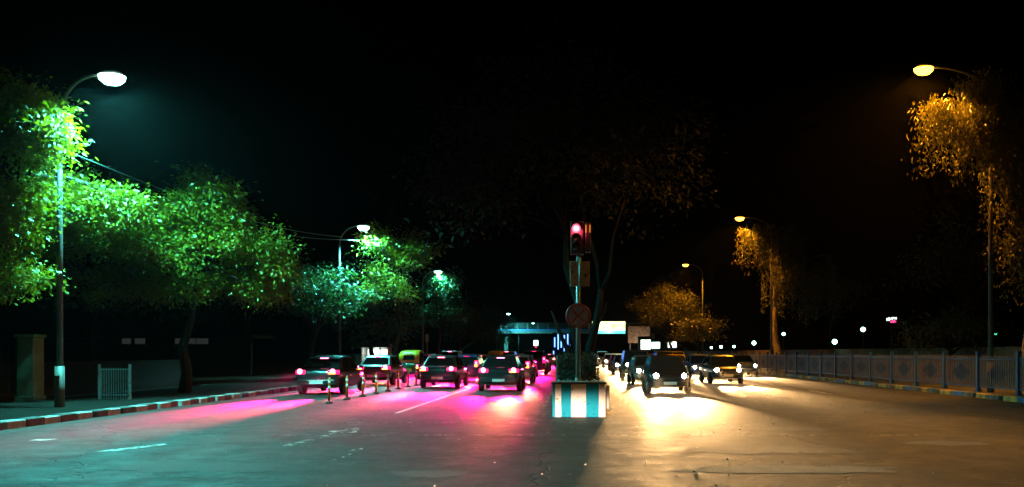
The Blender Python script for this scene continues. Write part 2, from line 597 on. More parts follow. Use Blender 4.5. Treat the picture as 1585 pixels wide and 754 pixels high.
# repair patches with ragged outlines
M['patch_dark'] = mat('patch_dark', (0.022, 0.021, 0.02), rough=0.8, noise=0.4, scale=14, bump=0.9, bump_scale=30)
M['patch_pale'] = mat('patch_pale', (0.075, 0.068, 0.058), rough=0.85, noise=0.5, scale=9, bump=1.0, bump_scale=22)
for (cx, cy, rx, ry, mm) in ((3.2, 13.2, 1.5, .55, 'patch_dark'), (3.0, 11.0, 1.6, .35, 'patch_pale'), (-1.9, 10.6, .5, .35, 'patch_dark'), (4.6, 16.8, .9, .4, 'patch_dark'),
                             (2.6, 22.5, .7, 1.1, 'patch_dark'), (-2.3, 16.6, 1.1, .6, 'patch_dark'), (-5.2, 11.2, 1.2, .5, 'patch_dark'), (6.6, 14.2, .8, .35, 'patch_pale'), (-1.5, 24.0, .5, 2.2, 'patch_dark')):
    q = []
    for k in range(30):
        a = 2 * math.pi * k / 30
        rr = 1 + rnd.uniform(-.22, .18)
        q.append((cx + rx * rr * math.cos(a), cy + ry * rr * math.sin(a), 0.0025))
    MB().add(q, [tuple(range(30))]).build('road_patch', M[mm], road)

# ------------------------------------------------------------------ median
MX = 0.10
med = thing('median_barrier', 'blue and white striped concrete block end of the road median', 'barrier', (MX, 20.0, 0))
# the painted end block: stripes are separate slabs of render on its face
edges_px = [855, 859.5, 868.5, 884, 907, 927, 937]
ex = [(p - HX) * 20.0 / F - MX for p in edges_px]
cols = ['stripe_teal', 'stripe_white', 'stripe_teal', 'stripe_white', 'stripe_teal', 'stripe_white']
for i in range(6):
    a, b = ex[i], ex[i + 1]
    MB().prism([(0, 0.0), (0.9, 0.0), (0.9, 0.815), (0.035, 0.815)], 'x', a, b).build('painted_stripe', M[cols[i]], med)
MB().box(ex[0] - 0.03, ex[-1] + 0.03, 0.02, 0.93, 0.816, 0.872).build('coping', M['dark_concrete'], med, bevel=0.015)
for i in range(12):      # side panels go on in the same two colours
    MB().box(ex[0] + .01, ex[-1] - .01, 0.9 + i * 0.75, 1.65 + i * 0.75, -0.02, 0.80).build('painted_stripe', M[cols[(i + 1) % 2]], med)
MB().box(ex[0] + .04, ex[-1] - .04, 9.9, 130, -0.02, 0.55).build('wall_run', M['dark_concrete'], med)
MB().box(ex[-1] + 0.03, ex[-1] + 0.11, 0.12, 0.5, 0.18, 0.78).build('junction_box', M['galv'], med, bevel=0.01)

# ------------------------------------------------------------------ leaves and trees


def leaf_mesh(name, P, D, size, material, seed, width=0.5, rows=None):
    """P: leaf bases, D: directions of growth. Each leaf is a folded diamond of two triangles."""
    g = np.random.default_rng(seed)
    n = len(P)
    D = D / (np.linalg.norm(D, axis=1, keepdims=True) + 1e-9)
    rv = g.normal(size=(n, 3))
    S = np.cross(D, rv)
    S /= (np.linalg.norm(S, axis=1, keepdims=True) + 1e-9)
    N = np.cross(S, D)
    L = (size * g.uniform(0.45, 1.5, n))[:, None]
    W = L * width * 0.5
    v = np.empty((n, 4, 3))
    v[:, 0] = P
    v[:, 1] = P + D * L * 0.45 + S * W + N * L * 0.10
    v[:, 2] = P + D * L
    v[:, 3] = P + D * L * 0.45 - S * W + N * L * 0.10
    me = bpy.data.meshes.new(name)
    me.vertices.add(n * 4)
    me.vertices.foreach_set("co", v.reshape(-1))
    b = np.arange(n) * 4
    tri = np.stack([b, b + 1, b + 2, b, b + 2, b + 3], axis=1).reshape(-1)
    me.loops.add(n * 6)
    me.loops.foreach_set("vertex_index", tri.astype(np.int32))
    me.polygons.add(n * 2)
    me.polygons.foreach_set("loop_start", (np.arange(n * 2) * 3).astype(np.int32))
    t = np.repeat(g.uniform(0, 1, n), 4).astype(np.float32)
    at_ = me.attributes.new("leaf_tint", 'FLOAT', 'POINT')
    at_.data.foreach_set("value", t)
    me.materials.append(material)
    me.update(calc_edges=True)
    return me


def clumps(center, radii, n, seed, hollow=0.55, flat=0.0):
    g = np.random.default_rng(seed)
    d = g.normal(size=(n, 3))
    d /= np.linalg.norm(d, axis=1, keepdims=True)
    d[:, 2] = np.where(d[:, 2] < -0.5, -d[:, 2] * 0.5, d[:, 2])
    r = hollow + (1 - hollow) * g.uniform(0, 1, n) ** 0.6
    lump = 1 + 0.32 * np.sin(d[:, 0] * 5 + seed) * np.cos(d[:, 2] * 6 + seed * 0.7) + 0.2 * np.sin(d[:, 1] * 8 + d[:, 0] * 3 + seed * 1.3)
    return np.array(center) + d * (r * lump)[:, None] * np.array(radii)


def limbs(mb, base, top, r0, targets, g, n=7):
    """A bent tapering trunk from base to top and limbs to the targets."""
    base, top = Vector(base), Vector(top)
    L = (top - base).length
    pts, rad = [], []
    for i in range(7):
        t = i / 6
        p = base.lerp(top, t)
        if 0 < i < 6:
            p += Vector((g.uniform(-1, 1), g.uniform(-1, 1), 0)) * L * 0.03
        pts.append(p)
        rad.append(r0 * (1.25 if i == 0 else 1.0 - 0.62 * t))
    mb.tube(pts, rad, 10)
    for tg in targets:
        tg = Vector(tg)
        t = g.uniform(0.55, 1.0)
        k = min(5, int(t * 6))
        a = pts[k].lerp(pts[k + 1], t * 6 - k) if k < 6 else pts[6]
        mid = a.lerp(tg, 0.5) + Vector((g.uniform(-.3, .3), g.uniform(-.3, .3), g.uniform(0, .5)))
        ra = r0 * (1 - 0.62 * t) * 0.55
        mb.tube([a, a.lerp(mid, 0.5), mid, mid.lerp(tg, .6), tg], [ra, ra * .8, ra * .55, ra * .35, ra * .15], n)


def broadleaf(label, base, blobs, leaf='leaf_green', size=0.13, per=60, r0=0.2, seed=1, bark='bark', sigma=0.34, group=None, name='broadleaf_tree', cat='tree'):
    """blobs: (center, radii, clump count) in world space."""
    g = np.random.default_rng(seed)
    rg = random.Random(seed)
    t = thing(name, label, cat, base, group=group)
    bx = np.array(base)
    C = np.concatenate([clumps(c, r, n, seed * 13 + i) for i, (c, r, n) in enumerate(blobs)]) - bx
    n = len(C) * per
    sp = g.normal(size=(n, 3)) * np.array([sigma, sigma, sigma * 0.62])
    P = np.repeat(C, per, axis=0) + sp
    keep = P[:, 2] > 0.25
    P, sp = P[keep], sp[keep]
    D = sp * 0.9 + g.normal(size=P.shape) * 0.25 + np.array([0, 0, -0.18])
    o = bpy.data.objects.new('crown', leaf_mesh('crown', P, D, size, M[leaf], seed))
    link(o, t)
    c0 = Vector(blobs[0][0]) - Vector(base)
    mb = MB()
    tg = [C[i] for i in rg.sample(range(len(C)), min(len(C), 26))]
    limbs(mb, (0, 0, -0.05), c0 * 0.92, r0, tg, rg)
    mb.build('trunk', M[bark], t, smooth=True)
    return t


def weeping(label, base, top, roots, leaf='leaf_droop', size=0.17, r0=0.22, seed=1, bark='pale_bark', strand=(1.5, 3.5), sway=0.25, group=None, density=26):
    """A tree whose leaves hang in strands; roots: (center, radii, strand count) of the points they hang from."""
    g = np.random.default_rng(seed)
    rg = random.Random(seed)
    t = thing('weeping_tree', label, 'tree', base, group=group)
    bx = np.array(base)
    Ps, Ds, tgs = [], [], []
    for i, (c, r, n) in enumerate(roots):
        q = np.array(c) + np.clip(g.normal(size=(n, 3)), -2, 2) * 0.55 * np.array(r) - bx
        tgs += [q[k] for k in range(0, n, 3)]
        for k in range(n):
            Ls = g.uniform(*strand)
            m = int(Ls * density)
            s = np.sort(g.uniform(0, 1, m))
            dx, dy = g.normal(0, sway, 2)
            sp = g.uniform(0.07, 0.22)
            line = np.stack([q[k, 0] + dx * np.sin(s * 1.6), q[k, 1] + dy * np.sin(s * 1.6), q[k, 2] - Ls * s ** 1.2], axis=1)
            Ps.append(line + g.normal(size=(m, 3)) * sp * np.array([1, 1, .6]))
            Ds.append(g.normal(size=(m, 3)) * 0.42 + np.array([0, 0, -1.0]))
    P, D = np.concatenate(Ps), np.concatenate(Ds)
    o = bpy.data.objects.new('crown', leaf_mesh('crown', P, D, size, M[leaf], seed, width=0.34))
    link(o, t)
    mb = MB()
    limbs(mb, (0, 0, -0.05), Vector(top) - Vector(base), r0, rg.sample(tgs, min(len(tgs), 30)), rg)
    mb.build('trunk', M[bark], t, smooth=True)
    return t


# left: lamp-lit trees
broadleaf('leafy tree at the left edge glowing yellow green under the nearest teal street lamp', (-15.9, 21.2, 0.1),
          [((-15.0, 20.5, 7.3), (1.5, 1.2, 1.55), 110), ((-14.9, 23.2, 5.7), (1.3, 1.0, 1.0), 60), ((-13.6, 23.6, 5.9), (0.8, 0.8, 0.7), 30), ((-15.6, 20.6, 5.0), (1.5, 1.2, 1.5), 80), ((-13.75, 20.5, 6.9), (0.85, 0.7, 0.95), 44), ((-13.9, 20.9, 7.9), (0.45, 0.4, 0.35), 12), ((-14.4, 20.6, 5.2), (0.7, 0.7, 1.0), 30), ((-15.2, 21.0, 3.4), (1.5, 1.1, 1.0), 40)],
          size=0.125, per=100, r0=0.17, seed=3, sigma=.27)
broadleaf('broad low tree whose lit green crown spreads right of the nearest teal lamp', (-14.2, 29.3, 0.1),
          [((-12.6, 27.0, 5.7), (1.7, 1.5, 1.45), 130), ((-15.6, 26.6, 5.2), (2.2, 1.6, 1.15), 120), ((-10.9, 28.0, 4.9), (1.3, 1.2, 1.1), 30), ((-12.2, 26.6, 6.7), (0.9, 0.8, 0.65), 36),
           ((-14.2, 28.2, 3.9), (3.0, 1.3, 0.9), 100), ((-11.2, 28.6, 3.8), (1.3, 1.2, 0.9), 30), ((-13.8, 26.6, 4.9), (1.4, 1.0, 0.9), 60)],
          size=0.13, per=100, r0=0.2, seed=5, sigma=.28)
broadleaf('tree lit bright just below the second teal street lamp', (-11.3, 51.5, 0.1),
          [((-10.9, 50.0, 7.4), (1.7, 1.7, 1.5), 70), ((-11.9, 48.2, 8.0), (0.6, 0.7, 0.85), 16), ((-11.5, 49.5, 5.4), (1.5, 1.4, 1.2), 36)],
          size=0.18, per=60, r0=0.18, seed=8)
broadleaf('dark green tree with low foliage left of the second teal street lamp', (-15.2, 46.0, 0.1),
          [((-14.4, 46.0, 4.7), (2.6, 2.0, 1.7), 95), ((-17.0, 46.5, 5.6), (2.2, 2.0, 1.8), 50)],
          leaf='leaf_dark', size=0.18, per=60, r0=0.2, seed=11)
broadleaf('tree with a small lit patch of leaves around the third lamp on the left', (-12.9, 75.5, 0.1),
          [((-11.9, 73.8, 7.6), (1.8, 1.8, 1.6), 55), ((-12.8, 75.0, 5.0), (2.6, 2.2, 1.8), 60)],
          leaf='leaf_dark', size=0.22, per=50, r0=0.2, seed=14)
for i, (x, y, zc, r, lab) in enumerate((
        (-15.5, 62, 5.2, 3.1, 'dark tree beside the lit kiosk behind the bush'),
        (-13.6, 96, 5.6, 3.4, 'dark roadside tree midway between the kiosk and the footbridge'),
        (-13.4, 122, 5.8, 3.2, 'dark roadside tree just before the left end of the footbridge'),
        (-14.2, 142, 6.0, 3.0, 'dim tree whose crown touches the left end of the footbridge'),
        (-24.0, 40, 6.8, 4.4, 'black tree mass behind the low lit crown on the left'),
        (-23.5, 58, 7.2, 4.6, 'black tree behind the lit kiosk on the left'),
        (-24.0, 82, 7.0, 4.6, 'black tree far behind the left pavement, past the kiosk'))):
    broadleaf(lab, (x, y, 0.1), [((x, y, zc), (r, r, r * 0.8), 60), ((x + 1, y - 1, zc - 2), (r * .7, r * .7, r * .5), 24)],
              leaf='leaf_dark', size=0.26, per=44, r0=0.24, seed=20 + i, sigma=0.5, group='dark trees behind the left pavement')

# right: drooping trees by the sodium lamps, rounder ones farther off
weeping('drooping tree glowing orange beside the nearest sodium lamp at upper right', (17.4, 30.5, 0.1), (16.8, 30.2, 9.5),
        [((14.4, 28.6, 10.3), (1.2, 0.7, 0.35), 60), ((12.9, 28.5, 10.45), (0.55, 0.5, 0.15), 26), ((14.6, 28.8, 11.3), (0.9, 0.6, 0.35), 44),
         ((15.9, 29.3, 9.6), (0.9, 0.7, 1.3), 60), ((16.6, 29.6, 6.8), (1.0, 0.8, 1.6), 40)],
        seed=31, strand=(0.5, 2.7), size=0.14, density=46, sway=.15)
weeping('drooping tree with a pale trunk beside the second sodium lamp', (16.3, 65.0, 0.1), (16.4, 64.8, 9.0),
        [((14.0, 61.2, 11.0), (1.5, 0.8, 0.5), 44), ((16.6, 62.4, 10.4), (1.4, 1.0, 1.0), 70), ((19.5, 65.0, 8.0), (1.8, 1.2, 1.6), 50), ((16.6, 64.0, 7.6), (1.2, 1, 1), 20)],
        seed=33, strand=(1.0, 3.6), size=0.2, density=30, r0=0.36, sway=.18)
broadleaf('bushy round tree left of the third sodium lamp', (12.6, 102, 0.1),
          [((11.6, 100.5, 6.6), (3.7, 3.0, 3.1), 170)], leaf='leaf_droop', size=0.22, per=80, r0=0.22, seed=36, sigma=0.55)
broadleaf('small low round tree under the third sodium lamp', (14.4, 93, 0.1),
          [((14.1, 91.5, 4.0), (2.2, 1.8, 1.7), 80)], leaf='leaf_droop', size=0.24, per=50, r0=0.16, seed=37, sigma=0.45)
broadleaf('dim brown bush behind the blue railing below the nearest sodium lamp', (20.6, 44, 0.1),
          [((20.6, 44, 2.6), (2.4, 1.6, 1.3), 60)], leaf='leaf_droop', size=0.2, per=44, r0=0.12, seed=38, name='shrub', cat='shrub')
for i, (x, y, zc, r, lab) in enumerate((
        (25.5, 52, 7.0, 4.2, 'black tree behind the railing between the two nearest sodium lamps'),
        (27.0, 84, 7.4, 4.6, 'black tree behind the railing right of the pale trunk'),
        (19.0, 140, 7.0, 4.0, 'dark tree behind the far lit shops on the right'))):
    broadleaf(lab, (x, y, 0.1), [((x, y, zc), (r, r, r * .85), 60)], leaf='leaf_dark', size=0.27, per=44, r0=0.25, seed=50 + i, sigma=0.5,
              group='dark trees behind the right railing')

# the big dark tree on the median, its leaning trunk seen behind the signs
t = broadleaf('huge dim tree on the median with a leaning forked trunk behind the signs', (0.35, 26.5, 0.80),
              [((-0.9, 31.0, 9.2), (4.6, 4.0, 3.6), 130), ((2.4, 31.5, 8.6), (2.6, 2.8, 3.0), 60), ((-3.8, 30.5, 7.0), (2.2, 2.4, 1.9), 40)],
              leaf='leaf_hedge', size=0.22, per=46, r0=0.15, seed=61, sigma=0.5, bark='black_bark')
mb = MB()
mb.tube([(-0.1, .1, 0.0), (-0.45, .2, .7), (-0.75, .2, 1.3), (-1.1, .6, 2.2)], [.12, .10, .07, .03], 8)
mb.tube([(0.0, 0.0, 0.0), (0.12, 0.05, .5), (0.2, 0.1, 1.0), (0.36, .15, 1.6), (0.5, 0.3, 2.3), (0.56, .5, 2.9)], [.17, .145, .15, .125, .12, .095], 10)
mb.tube([(0.56, .5, 2.85), (0.45, .9, 3.8), (0.1, 1.6, 5.2), (-.2, 2.4, 6.6)], [.085, .06, .045, .03], 8)
mb.tube([(0.56, .5, 2.85), (0.85, .7, 3.5), (1.0, 1.4, 4.8), (1.5, 2.4, 6.4)], [.08, .055, .04, .03], 8)
mb.tube([(0.36, .15, 1.6), (0.62, .1, 2.0), (.75, .2, 2.5)], [.05, .03, .012], 6)
mb.build('side_trunk', M['black_bark'], t, smooth=True)

# hedge on the median, dark and clipped, inside a low wire frame
g = np.random.default_rng(5)
for k, (y0, y1, hw, lab) in enumerate(((21.6, 30.0, 0.53, 'dark clipped hedge standing on the median right behind the striped block'),
                                       (31.0, 60.0, 0.50, 'long dark hedge running along the median behind the leaning trunk'),
                                       (61.5, 125.0, 0.48, 'far dark hedge on the median towards the footbridge'))):
    n = int((y1 - y0) * (900 if k == 0 else 300 if k == 1 else 120))
    zb = 0.80 if y0 < 29 else 0.5
    t = thing('hedge', lab, 'hedge', (MX, (y0 + y1) / 2, zb))
    P = np.stack([g.uniform(-hw, hw, n), g.uniform(-(y1 - y0) / 2, (y1 - y0) / 2, n), g.uniform(0.02, 1.56 - zb, n)], axis=1)
    P[:, 0] += 0.05 * np.sin(P[:, 1] * 3)
    P[:, 2] *= 0.95 + 0.06 * np.sin(P[:, 1] * 2.1)
    D = g.normal(size=P.shape) + np.array([0, 0, 0.3])
    o = bpy.data.objects.new('foliage', leaf_mesh('foliage', P, D, 0.10 if k == 0 else 0.16, M['leaf_hedge'], 90 + k))
    link(o, t)
    if k == 0:
        for sx in (-1, 1):
            for yy in (-4.1, -2.0, 0, 2.0, 4.1):
                MB().tube([(sx * (hw + .03), yy, -.02), (sx * (hw + .03), yy, 0.74)], 0.018, 6).build('stake', M['galv'], t)
            MB().tube([(sx * (hw + .03), -4.1, .7), (sx * (hw + .03), 4.1, .7)], 0.01, 5).build('rail', M['galv'], t)
    for q in range(10):
        yy = -(y1 - y0) / 2 + (q + .5) * (y1 - y0) / 10
        MB().tube([(0, yy, -.03), (rnd.uniform(-.1, .1), yy, .3)], [.03, .015], 6).build('stem', M['bark'], t)

# ------------------------------------------------------------------ traffic signal and its signs
SY = 20.85
ts = thing('traffic_signal', 'traffic signal showing red on a pole above the striped median block', 'traffic signal', (0.115, SY, 0.83))
px_z = lambda py: EYE - (py - HY) * SY / F
MB().tube([(0, 0, 0), (0, 0, px_z(372) - .83)], [0.062, 0.05], 12).build('pole', M['galv'], ts, smooth=True)
MB().lathe([(0.16, 0.0), (0.16, 0.02), (0.09, 0.03), (0.075, 0.12)], 12).build('base_flange', M['galv'], ts)
zh = px_z(355) - .83
head = MB().box(-0.20, 0.14, -0.12, 0.12, zh - 0.66, zh + 0.20).build('signal_head', M['black_metal'], ts, bevel=0.02)
for k, m in ((0, 'lens_red'), (1, 'lens_off'), (2, 'lens_off')):
    z = zh - k * 0.24
    MB().lathe([(0.105, -0.122), (0.095, -0.145), (0.05, -0.16), (0.01, -0.163)], 20, axis='y', c=(-0.05, 0, z)).build('lens', M[m], head, smooth=True)
    if k == 0:
        MB().lathe([(0.055, -0.160), (0.04, -0.172), (0.01, -0.176)], 16, axis='y', c=(-0.05, 0, z)).build('lamp_core', M['core_red'], head, smooth=True)
    v, f = [], []
    for j in range(13):
        a = math.pi * (j / 12) * 1.1 - 0.05 * math.pi
        for yy, rr in ((-0.12, .12), (-0.27 + 0.05 * abs(j - 6) / 6, .115)):
            v.append((-0.05 + rr * math.cos(a), yy, z + rr * math.sin(a)))
    for j in range(12):
        f.append((2 * j, 2 * j + 2, 2 * j + 3, 2 * j + 1))
    vo = MB().add(v, f).build('visor', M['black_metal'], head, smooth=True)
    vo.modifiers.new('solid', 'SOLIDIFY').thickness = 0.006
h2 = MB().box(0.18, 0.33, -0.10, 0.14, zh - 0.60, zh + 0.16).build('signal_head', M['black_metal'], ts, bevel=0.02)
MB().lathe([(0.10, 0.0), (0.09, 0.03), (0.01, 0.04)], 16, axis='x', c=(0.33, 0.02, zh)).build('lens', M['lens_off'], h2, smooth=True)
for xx in (0.19, 0.29):
    MB().box(xx, xx + .025, -.112, -.101, zh - .10, zh + .10).build('light_slit', M['slit_amber'], h2)
MB().tube([(0.0, 0, zh - .45), (0.26, 0, zh - .45)], 0.025, 8).build('bracket', M['galv'], ts)
light('SPOT', head, (-0.05, -0.30, zh), 60, (1, 0.06, 0.1), rot=(R(84), 0, 0), cone=130)

# weathered rectangular plate
d = SY - 0.08
c = at(897.5, 424, d)
sp = thing('plate_sign', 'weathered rectangular metal plate on the signal pole below the red light', 'sign', (c.x, d, c.z))
MB().box(-0.255, 0.255, -0.012, 0.012, -0.325, 0.325).build('plate', M['sign_plate'], sp, bevel=0.008)
MB().prism([(-0.055, -0.10), (0.055, -0.10), (0.02, -0.01), (-0.0, -0.01)], 'y', -0.016, -0.013).build('pictogram', M['black_metal'], sp, loc=(0.14, 0, 0.02))
MB().prism([(-0.03, -.02), (0.03, -.02), (0.03, .02), (-.03, .02)], 'y', -0.016, -0.013).build('pictogram', M['black_metal'], sp, loc=(-0.19, 0, 0.05))
MB().tube([(0, -0.03, -0.42), (0, -0.03, 0.42)], 0.03, 10).build('mounting_tube', M['galv'], sp, smooth=True)
# round prohibition sign
c = at(895, 489, d)
ns = thing('round_sign', 'round no stopping sign with a red cross on the signal pole', 'sign', (c.x, d - .02, c.z))
MB().lathe([(0.318, 0.0), (0.325, -0.008), (0.318, -0.016)], 40, axis='y').build('plate', M['sign_red'], ns, smooth=False)
MB().lathe([(0.25, -0.0165), (0.25, -0.020)], 40, axis='y').build('face', M['sign_blue'], ns)
for s in (-1, 1):
    o = MB().box(-0.032, 0.032, -0.0245 - 0.001 * s, -0.0205, -0.232, 0.232).build('cross_bar', M['sign_red'], ns)
    o.rotation_euler = (0, s * R(45), 0)
MB().box(-0.09, 0.09, 0.0, 0.03, -0.02, 0.02).build('clamp', M['galv'], ns)
MB().box(-0.09, 0.09, -0.02, -0.0165, -0.30, -0.262).build('clamp', M['galv'], ns)

# ------------------------------------------------------------------ street lamps


def street_lamp(label, group, px_, y, arm, h, bowl, color, power, cone, detail=True, tilt=14, material='pole_paint', headlen=0.62):
    """Pole at x=px_, arm reaching `arm` metres sideways over the road."""
    s = 1 if arm > 0 else -1
    t = thing('street_lamp', label, 'street lamp', (px_, y, 0.14), group=group)
    H = h - 0.14
    MB().tube([(0, 0, 0), (0, 0, 1.1)], [0.12, 0.115], 12).build('base_sleeve', M[material], t, smooth=True)
    MB().tube([(0, 0, 1.05), (0, 0, H * 0.6), (0, 0, H - 1.1)], [0.085, 0.07, 0.055], 12).build('pole', M[material], t, smooth=True)
    pts = []
    for k in range(9):
        a = k / 8 * math.pi / 2
        pts.append((s * (abs(arm) - headlen * .5) * (1 - math.cos(a)) * 1.0, 0, H - 1.12 + 1.15 * math.sin(a)))
    MB().tube(pts, [0.052, .05, .048, .046, .044, .042, .04, .038, .036], 10).build('arm', M[material], t, smooth=True)
    # luminaire: a long housing with a glass bowl hanging below
    a0 = arm - s * headlen * .5
    hz = H + 0.05
    v, f = [], []
    prof = [(-.5, .05, .03), (-.42, .10, .06), (-.15, .15, .10), (.2, .17, .11), (.42, .14, .08), (.5, .05, .03)]
    n = 12
    for (u, w, hh) in prof:
        for k in range(n):
            an = math.pi * 2 * k / n
            v.append((arm + s * u * headlen, w * math.cos(an), hz + hh * (math.sin(an) if math.sin(an) > 0 else 0.3 * math.sin(an))))
    for i in range(len(prof) - 1):
        for k in range(n):
            f.append((i * n + k, i * n + (k + 1) % n, (i + 1) * n + (k + 1) % n, (i + 1) * n + k))
    f += [tuple(range(n)), tuple((len(prof) - 1) * n + k for k in range(n))]
    hd = MB().add(v, f).build('lamp_head', M[material], t, smooth=True)
    mb = MB()
    mb.lathe([(0.02, -0.19), (0.10, -0.17), (0.155, -0.10), (0.165, -0.035)], 18, c=(0, 0, 0))
    bo = mb.build('glass_bowl', M[bowl], hd, smooth=True, loc=(arm + s * .05, 0, hz))
    bo.scale = (2.1, 1.7, 1.5)  # bowl oversized, so its glowing shape also takes in the lamp's glare
    light('SPOT', hd, (arm + s * .05, 0, hz - 0.32), power, color, rot=(0, R(-tilt * s), 0), cone=cone, blend=0.5, size=0.15)
    if detail:
        MB().box(-0.07, 0.07, -0.135, -0.118, 0.55, 0.85).build('access_door', M[material], t)
    return t


GL, GR = 'teal street lamps along the left pavement', 'sodium street lamps along the right railing'
for y, lab in ((21.5, 'tall street lamp with bright teal light at upper left, nearest of its row'),
               (47.2, 'second teal street lamp of the left row, above the bright foliage'),
               (73.2, 'third teal street lamp of the left row, buried in tree leaves'),
               (152.0, 'small distant teal street lamp at the left end of the footbridge'),
               (200.0, 'farthest teal street lamp, seen over the footbridge')):
    street_lamp(lab, GL, -13.75, y, 1.35 if y < 190 else 3.6, 9.0, 'lamp_bowl_teal', TEAL, P_TEAL, 146)
street_lamp('teal street lamp standing beside the viewer, before the left edge of the picture', GL, -13.75, -4.2, 1.35, 9.0, 'lamp_bowl_teal', TEAL, P_TEAL * .55, 126, tilt=30)
for y, lab in ((29.4, 'nearest sodium street lamp, burning orange above the drooping leaves'),
               (62.0, 'second sodium street lamp with thin tall pole beside the pale trunk'),
               (95.0, 'third sodium street lamp with curved arm above the small round tree')):
    street_lamp(lab, GR, 15.25, y, -2.4 if y < 90 else -2.0, 12.0, 'lamp_bowl_sodium', SODIUM, P_SODIUM, 140)
street_lamp('sodium street lamp standing beside the viewer, before the right edge of the picture', GR, 15.25, -3.6, -2.4, 12.0, 'lamp_bowl_sodium', SODIUM, P_SODIUM * .6, 150)

# cables between the left lamp poles
for i, (z, x1, y1, z1) in enumerate(((7.05, -17.0, 44, 8.4), (6.35, -16.0, 44, 8.2))):
    a, b = Vector((-13.68, 21.5, z)), Vector((x1 + 3.3, y1 + 3.2, z1))
    pts = [a.lerp(b, k / 14) - Vector((0, 0, 0.5 * math.sin(math.pi * k / 14))) for k in range(15)]
    o = MB().tube(pts, 0.014, 6).build('overhead_cable', M['wire'])
    tag(o, ('upper' if i == 0 else 'lower') + ' of two thin cables strung from the nearest teal lamp pole', 'cable', 'cables above the left pavement')

# ------------------------------------------------------------------ railing on the right
FX = 15.0
fence = thing('railing', 'long blue and white metal railing with blue diamonds along the right pavement', 'railing', (FX, 0, 0.15))
post_me = MB().box(-.07, .07, -.07, .07, -0.02, 1.46).box(-.085, .085, -.085, .085, 1.461, 1.50).box(-.1, .1, -.1, .1, -.02, .06).mesh('post', M['fence_blue'])
Y0, STEP, NP = 21.7, 2.7, 38
for k in range(NP):
    inst('post', post_me, fence, (0, Y0 + STEP * k, 0))
NB = 17
half = STEP / 2 - 0.10
frame_me = MB().box(-.02, .02, -half - .03, half + .03, 1.20, 1.245).box(-.02, .02, -half - .03, half + .03, 0.18, 0.225).mesh('panel', M['fence_blue'])


def bar(mb, dy, u):
    """One upright; the middle of it painted blue where the diamond crosses it."""
    dz = 0.34 * (1 - abs(u) / 0.62)
    zs = [0.226, 0.72 - dz, 0.72 + dz, 1.199] if dz > 0.02 else [0.226, 1.199]
    ms = [0, 1, 0] if dz > 0.02 else [0]
    for a, b, m in zip(zs[:-1], zs[1:], ms):
        mb.box(-.012, .012, dy - .026, dy + .026, a, b, m)
    mb.box(-.012, .012, dy - .026, dy + .026, 1.2455, 1.30, 0)
    mb.add([(-.012, dy - .026, 1.30), (.012, dy - .026, 1.30), (.012, dy + .026, 1.30), (-.012, dy + .026, 1.30), (0, dy, 1.37)],
           [(0, 1, 4), (1, 2, 4), (2, 3, 4), (3, 0, 4)], 0)


bmats = [M['fence_white'], M['fence_bar_blue']]
bars = []
far_mb = MB()
for i in range(NB):
    u = (i - (NB - 1) / 2) / ((NB - 1) / 2)
    mb = MB()
    bar(mb, 0, u)
    bars.append((u * (half - .06), mb.mesh('bar', bmats)))
    bar(far_mb, u * (half - .06), u)
far_me = far_mb.mesh('bars', bmats)
for k in range(NP - 1):
    pc = inst('panel', frame_me, fence, (0, Y0 + STEP * (k + .5), rnd.uniform(-.012, .012)))
    if k < 10:
        for dy, me in bars:
            inst('bar', me, pc, (rnd.uniform(-.004, .004), dy, 0))
    else:
        o = inst('bar_set', far_me, pc, (0, 0, 0))
        o["kind"] = "stuff"
o = MB().box(22.0, 22.3, 16, 170, 0.0, 1.83).box(21.95, 22.35, 16, 170, 1.831, 1.90).build('boundary_wall', M['tan_wall'])
tag(o, 'low tan boundary wall running behind the blue railing on the right', 'wall')

# ------------------------------------------------------------------ flexible posts between the left lanes
dp_base = MB().lathe([(0.13, 0), (0.13, .03), (.07, .07), (.05, .09)], 14).mesh('base', M['rubber'], True)
dp_post = MB().lathe([(.042, .08), (.042, .78), (.03, .81), (.005, .82)], 12).mesh('post', M['orange_plastic'], True)
dp_band = MB().lathe([(.044, 0), (.044, .09)], 12).mesh('reflector_band', M['reflective'], True)
words = ['nearest', 'second nearest', 'third', 'fourth', 'fifth', 'sixth', 'seventh', 'eighth', 'ninth', 'tenth', 'eleventh', 'twelfth', 'thirteenth', 'farthest']
for k in range(14):
    t = thing('lane_post', words[k] + ' orange flexible lane post in the row dividing the left lanes', 'bollard', (-7.7, 25.3 + 2.0 * k, 0.002), rz=k,
              group='orange posts dividing the left lanes')
    inst('base', dp_base, t, (0, 0, 0))
    p = inst('post', dp_post, t, (0, 0, 0))
    p.rotation_euler = (R(rnd.uniform(-3, 3)), R(rnd.uniform(-3, 3)), 0)
    for z in (.45, .62):
        inst('reflector_band', dp_band, p, (0, 0, z))

